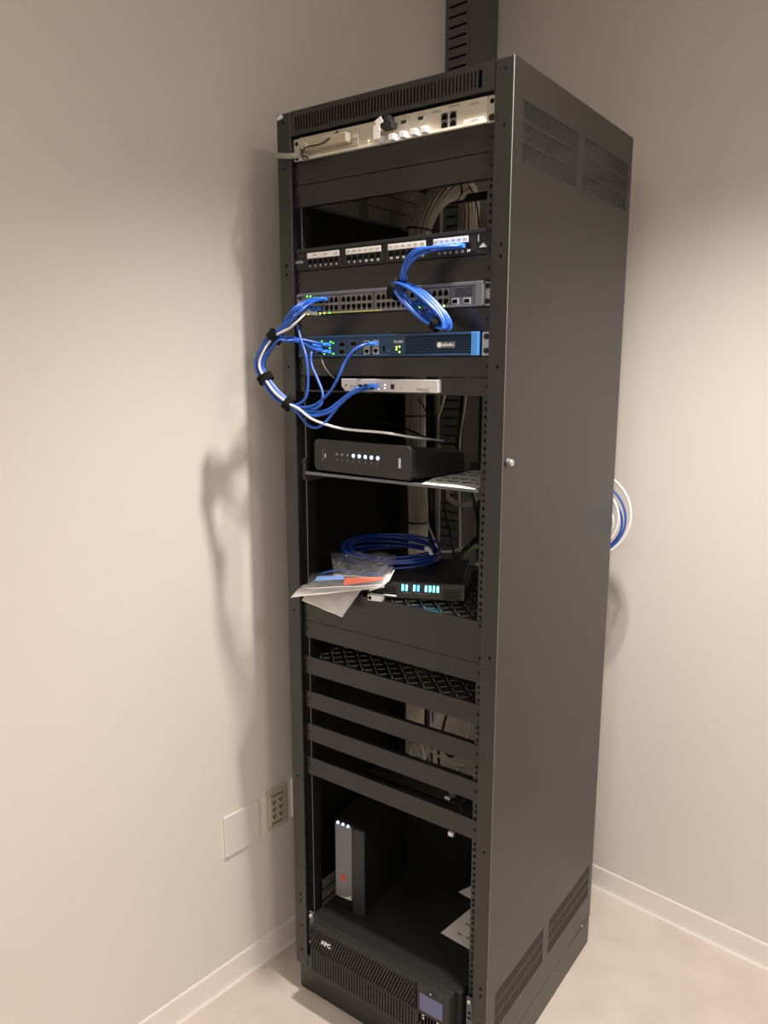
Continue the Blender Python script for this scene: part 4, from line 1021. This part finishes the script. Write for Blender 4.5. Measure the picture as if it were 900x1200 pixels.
tie('velcro_tie', Vector((-0.2102, -0.0500, 1.7657)), ux + uy * 0.2, 0.0190, 0.015, 'black strap at the top of the right blue bundle', 'black straps on the right bundle')
tie('velcro_tie', Vector((-0.1120, -0.0550, 1.6960)) - ux * 0.004, ux, 0.0135, 0.012, 'black strap at the bottom of the right blue bundle', 'black straps on the right bundle')

# ---------------------------------------------------------------- thick beige bundle down the back of the rack
random.seed(21)
bc = [Vector(c) for c in ((-0.5041, 0.4750, 0.1990), (-0.5055, 0.4750, 0.3551), (-0.5063, 0.4750, 0.6029), (-0.4992, 0.4700, 0.9724), (-0.4988, 0.4700, 1.2204), (-0.5096, 0.4700, 1.4576), (-0.5091, 0.4700, 1.6864), (-0.5081, 0.4700, 1.8629), (-0.5010, 0.4700, 1.9591), (-0.4896, 0.4800, 2.0123), (-0.4723, 0.5100, 2.0551), (-0.4587, 0.5600, 2.0810), (-0.4600, 0.6200, 2.0914), (-0.4695, 0.6650, 2.0780), (-0.4795, 0.6850, 2.0190), (-0.4870, 0.6900, 1.8583))]
NB = 37
for k in range(NB):
    if k == 0: rr, a0 = 0, 0
    elif k < 7: rr, a0 = 0.0088, 2 * PI * (k - 1) / 6
    elif k < 19: rr, a0 = 0.0172, 2 * PI * (k - 7) / 12 + 0.2
    else: rr, a0 = 0.0258, 2 * PI * (k - 19) / 18 + 0.1
    P = []
    for i, c in enumerate(bc):
        t_ = (bc[min(i + 1, len(bc) - 1)] - bc[max(i - 1, 0)]).normalized()
        u = Vector((0.6, 0.8, 0)); u = (u - t_ * u.dot(t_)).normalized(); v = t_.cross(u)
        a = a0 + random.uniform(-0.05, 0.05)
        s = 1.0 if i > 6 else 0.92
        P.append(c + (u * math.cos(a) + v * math.sin(a)) * rr * s)
    cable('trunk_cable', P, 0.0043, CBEIGE, 'one of the thick beige cables bundled down the back', group='thick beige trunk cables', per=5, n=8)
for i, (c, d, lb) in enumerate(((bc[8] + Vector((0, 0, 0.012)), bc[9] - bc[7], 'black tie round the beige bundle where it starts to bend'), (bc[11], bc[12] - bc[10], 'black tie round the beige bundle at its crest'), (Vector((-0.4985, 0.4700, 1.1936)), (0, 0, 1), 'black tie round the beige bundle above the blue coil'), (Vector((-0.5071, 0.4700, 1.4880)), (0, 0, 1), 'black tie round the beige bundle behind the wide modem'))):
    tie('bundle_tie', c, d, 0.0325, 0.004, lb, 'black ties round the beige bundle', BLACK)
# loose leads behind
LD = [
 ('thin_lead', [(-0.4828, 0.5000, 1.5454), (-0.4637, 0.4800, 1.4822), (-0.4313, 0.4600, 1.4276), (-0.4223, 0.4600, 1.3707), (-0.4502, 0.5000, 1.2212), (-0.4623, 0.5200, 1.0175)], 0.0038, CBEIGE, 'slim beige lead curving down just right of the beige bundle'),
 ('thin_lead', [(-0.4922, 0.6000, 1.5590), (-0.4960, 0.5800, 1.5044), (-0.4956, 0.5400, 1.4419), (-0.4831, 0.5000, 1.3623), (-0.4869, 0.5000, 1.2171)], 0.0040, CBEIGE, 'beige lead slanting left behind the wide modem'),
 ('thin_lead', [(-0.3950, 0.5500, 1.5961), (-0.3862, 0.5200, 1.5059), (-0.3863, 0.5000, 1.4385), (-0.3981, 0.5200, 1.3193), (-0.4087, 0.5500, 1.1197), (-0.3841, 0.5000, 1.0840), (-0.3435, 0.4000, 1.0880)], 0.0032, CWHITE, 'pale lead running down at the right in the rear opening'),
 ('thin_lead', [(-0.5446, 0.5000, 1.5417), (-0.4767, 0.4400, 1.5292), (-0.4418, 0.4200, 1.4974), (-0.4203, 0.4000, 1.4439)], 0.0018, CBLACK, 'thin black wire crossing in front of the beige bundle'),
 ('power_lead', [(-0.4677, 0.4800, 1.5736), (-0.4486, 0.4600, 1.5066), (-0.4327, 0.4400, 1.4630), (-0.4487, 0.4600, 1.3221), (-0.4447, 0.4600, 1.2279), (-0.4100, 0.4200, 1.1443), (-0.3549, 0.3500, 1.1017)], 0.0120, CBLACK, 'thick black lead hanging right of the beige bundle'),
 ('power_lead', [(-0.3764, 0.5000, 1.5856), (-0.3708, 0.4800, 1.5082), (-0.3761, 0.4700, 1.4185), (-0.3720, 0.4700, 1.3504)], 0.0060, CBLACK, 'black lead behind the right end of wide modem'),
 ('power_lead', [(-0.2458, 0.3000, 1.3476), (-0.2259, 0.3000, 1.2977), (-0.2213, 0.3200, 1.2321), (-0.2384, 0.3600, 1.1356)], 0.0048, CBLACK, 'black lead curving out to the right rail below modem shelf'),
 ('power_lead', [(-0.2193, 0.3300, 1.2178), (-0.2529, 0.3400, 1.1900), (-0.2652, 0.3200, 1.1704), (-0.2503, 0.2700, 1.1633), (-0.2206, 0.2200, 1.1512)], 0.0062, CBLACK, 'thick black lead sweeping down to the flat router right end'),
 ('power_lead', [(-0.3831, 0.4200, 1.2982), (-0.3734, 0.4100, 1.2435), (-0.3447, 0.3900, 1.1933), (-0.3183, 0.3600, 1.1572), (-0.2814, 0.3200, 1.1265)], 0.0034, CBLACK, 'slim black lead dropping behind the flat router'),
 ('green_lead', [(-0.2358, 0.3400, 1.1837), (-0.2597, 0.3400, 1.1695), (-0.2509, 0.3000, 1.1571), (-0.2297, 0.2600, 1.1410)], 0.0055, CGREEN, 'pale green lead behind the flat router'),
 ('thin_lead', [(-0.4531, 0.4400, 1.1537), (-0.4236, 0.4200, 1.1424), (-0.3963, 0.4200, 1.1321), (-0.3683, 0.4400, 1.1321), (-0.3328, 0.4600, 1.1474)], 0.0036, CBEIGE, 'beige lead running sideways behind the blue coil'),
 ('thin_lead', [(-0.4543, 0.4400, 1.2536), (-0.4325, 0.4200, 1.2003), (-0.4032, 0.4000, 1.1724), (-0.3893, 0.4000, 1.1393)], 0.0024, CBEIGE, 'slim lead hanging beside the beige bundle above coil'),
 ('power_lead', [(-0.5207, 0.3000, 1.4831), (-0.4682, 0.3400, 1.4676), (-0.4024, 0.3400, 1.4469), (-0.3267, 0.3200, 1.4335)], 0.0022, CBLACK, 'thin black wire slanting over the wide modem'),
 ('signal_wire', [(-0.4355, 0.6000, 2.1000), (-0.4025, 0.5800, 2.0605), (-0.3911, 0.5800, 2.0166), (-0.3954, 0.6000, 1.9552)], 0.0020, CBLACK, 'thin black wire curving right of the beige bundle crest'),
 ('power_lead', [(-0.4858, 0.5000, 0.6664), (-0.4723, 0.4900, 0.5797), (-0.4742, 0.4900, 0.4974), (-0.4731, 0.5000, 0.3824)], 0.0040, CBLACK, 'black lead right of the beige bundle behind the bars'),
 ('thin_lead', [(-0.4642, 0.4800, 0.6793), (-0.4482, 0.4700, 0.6212), (-0.4466, 0.4600, 0.5457), (-0.4578, 0.4800, 0.4247)], 0.0024, CWHITE, 'white lead right of the beige bundle behind the bars'),
 ('thin_lead', [(-0.4452, 0.5400, 0.6491), (-0.4588, 0.5200, 0.6042), (-0.4665, 0.5000, 0.5638), (-0.4806, 0.5000, 0.4911)], 0.0034, CBEIGE, 'beige lead slanting down left behind the upper bar'),
 ('power_lead', [(-0.4155, 0.5200, 0.6510), (-0.4226, 0.5000, 0.5900), (-0.4388, 0.5000, 0.5041), (-0.4316, 0.5000, 0.4242)], 0.0042, CBLACK, 'black lead slanting behind the bars in front of wall'),
 ('thin_lead', [(-0.3576, 0.5500, 0.6156), (-0.3734, 0.5500, 0.5573), (-0.3976, 0.5500, 0.4680), (-0.4114, 0.5500, 0.4219)], 0.0020, CWHITE, 'thin white lead behind the right end of bars'),
 ('thin_lead', [(-0.4514, 0.4400, 0.5446), (-0.4279, 0.4400, 0.5333), (-0.3989, 0.4400, 0.5238), (-0.3563, 0.4400, 0.5164), (-0.3261, 0.4600, 0.5094)], 0.0034, CBEIGE, 'beige lead running sideways behind the middle bar'),
 ('power_lead', [(-0.262, 0.32, 0.516), (-0.2686, 0.3300, 0.4805), (-0.2570, 0.3600, 0.4749), (-0.2443, 0.3800, 0.4569)], 0.0020, CBLACK, 'thin black wire leaving the small black plug to the right'),
 ('power_lead', [(-0.2632, 0.2900, 0.4876), (-0.2423, 0.2800, 0.5074), (-0.2262, 0.2700, 0.5014), (-0.2159, 0.2700, 0.4908), (-0.2043, 0.2800, 0.4948)], 0.0034, CBLACK, 'black lead curling in front of the small black plug'),
]
for nm, P, r, m_, lb in LD: cable(nm, P, r, m_, lb, per=8, n=8)
# small loops of spare beige lead
random.seed(8)
def loops(name, c, rx, rz, n, r, m, label, tilt=0.0):
    c = Vector(c); pts = []
    for k in range(n * 20 + 1):
        a = k / 20 * 2 * PI; j = 1 + 0.16 * math.sin(k / 20 * 2.1)
        pts.append(c + Vector((math.cos(a) * rx * j + 0.010 * math.sin(k / 33), 0.010 * math.sin(a * 0.7), math.sin(a) * rz * j - tilt * math.cos(a) * rx)))
    b = MB(); b.tube(pts, r, m, 7); return tag(b.build(name), label, 'cable', None)
loops('coiled_lead', (-0.3679, 0.4700, 1.2792), 0.045, 0.022, 5, 0.0028, CBEIGE, 'bunched spare beige lead just under the modem shelf')
loops('coiled_lead', (-0.4675, 0.4200, 0.5269), 0.026, 0.034, 5, 0.0030, CBEIGE, 'bunched spare beige lead behind the middle bar')
loops('coiled_lead', (-0.4187, 0.5200, 0.5100), 0.022, 0.020, 3, 0.0024, CBLACK, 'small black loop of lead behind the middle bar')
# fat beige conduit lying low at the back
cable('beige_conduit', [RW(XL + 0.05, YB - 0.05, 0.345), RW(XL + 0.13, YB - 0.05, 0.340), RW(XL + 0.26, YB - 0.05, 0.335), RW(XL + 0.45, YB - 0.05, 0.330)], 0.022, CBEIGE, 'fat beige conduit running low along the back wall', 'conduit', n=16)
cable('white_conduit', [RW(XL + 0.03, YB - 0.03, 0.280), RW(XL + 0.2, YB - 0.03, 0.277), RW(XL + 0.45, YB - 0.03, 0.274)], 0.009, CWHITE, 'thin white conduit below the beige one on back wall', 'conduit', n=12)
# black box filling the lower bay, with a plug lying on it
b = MB(); b.box(-0.545, -0.236, 0.285, 0.440, 0.2560, 0.5000, MATTE_AND_SHADE)
bx = tag(b.build('storage_box', None, 0.003, 2), 'large plain black box on the battery backup, behind the upright gateway', 'box')
b = MB(); b.box(-0.540, -0.241, 0.290, 0.435, 0.5000, 0.5035, GREYB); b.build('lid', bx, 0.001)
t = thing('wall_plug', 'small black plug with white tab on the large black box', 'plug', (-0.272, 0.315, 0.5035))
b = MB(); b.box(-0.290, -0.262, 0.305, 0.335, 0.5036, 0.528, BLACK); b.build('plug_body', t, 0.002)
b = MB(); b.box(-0.284, -0.268, 0.3035, 0.305, 0.508, 0.523, GREYM); b.build('plug_face', t)
b = MB(); b.box(-0.292, -0.276, 0.292, 0.300, 0.5036, 0.510, WHITE); b.build('white_tab', t, 0.001)
q = Vector((-0.1333, 0.0600, 0.5876))
b = MB(); b.box(q.x - 0.006, q.x + 0.007, q.y - 0.004, q.y + 0.004, q.z - 0.006, q.z + 0.004, WHITE); b.cyl((q.x, q.y, q.z + 0.004), 0.0012, 0.645 - q.z - 0.004 if q.z < 0.64 else 0.004, 'z', CBLACK, 8)
tag(b.build('dangling_clip', None, 0.001, 1), 'small white clip hanging just below the lowest bar', 'clip')

# ---------------------------------------------------------------- coils hung behind the rack on the right
cc = Vector((-0.092, 0.675, 1.230))
def ring(name, c, rx, rz, r, m, label, dy, ph=0.0, group='cable loops hung behind the rack'):
    pts = []
    for k in range(65):
        a = k / 64 * 2 * PI + PI
        pts.append(Vector(c) + Vector((math.cos(a) * rx, dy + 0.012 * math.sin(a + ph), math.sin(a) * rz)))
    b = MB(); b.tube(pts, r, m, 8); return tag(b.build(name), label, 'cable', group)
ring('looped_cable', cc, 0.122, 0.116, 0.0036, CWHITE, 'outermost white loop hung behind the rack', 0.0)
ring('looped_cable', cc + Vector((-0.012, 0, -0.012)), 0.117, 0.104, 0.0030, CBLUE, 'outer blue loop hung behind the rack', 0.006, 0.4)
ring('looped_cable', cc + Vector((-0.024, 0, -0.010)), 0.112, 0.098, 0.0040, CWHITE, 'middle white loop hung behind the rack', -0.004, 0.9)
ring('looped_cable', cc + Vector((-0.020, 0, -0.022)), 0.112, 0.092, 0.0030, CBLUE, 'middle blue loop hung behind the rack', 0.012, 1.3)
ring('looped_cable', cc + Vector((-0.036, 0, -0.022)), 0.108, 0.082, 0.0040, CWHITE, 'inner white loop hung behind the rack', 0.002, 1.9)
ring('looped_cable', cc + Vector((-0.044, 0, -0.026)), 0.108, 0.072, 0.0032, CBLUE, 'innermost blue loop hung behind the rack', 0.010, 2.4)
b = MB(); b.box(-0.130, -0.110, D, 0.705, 1.318, 1.322, RACK); b.box(-0.130, -0.110, 0.701, 0.705, 1.322, 1.350, RACK)
b.box(-0.130, -0.110, D - 0.002, D, 1.20, 1.35, RACK); b.box(-0.130, -0.0305, D - 0.004, D - 0.002, 1.24, 1.27, RACK); b.build('cable_hook', rack)
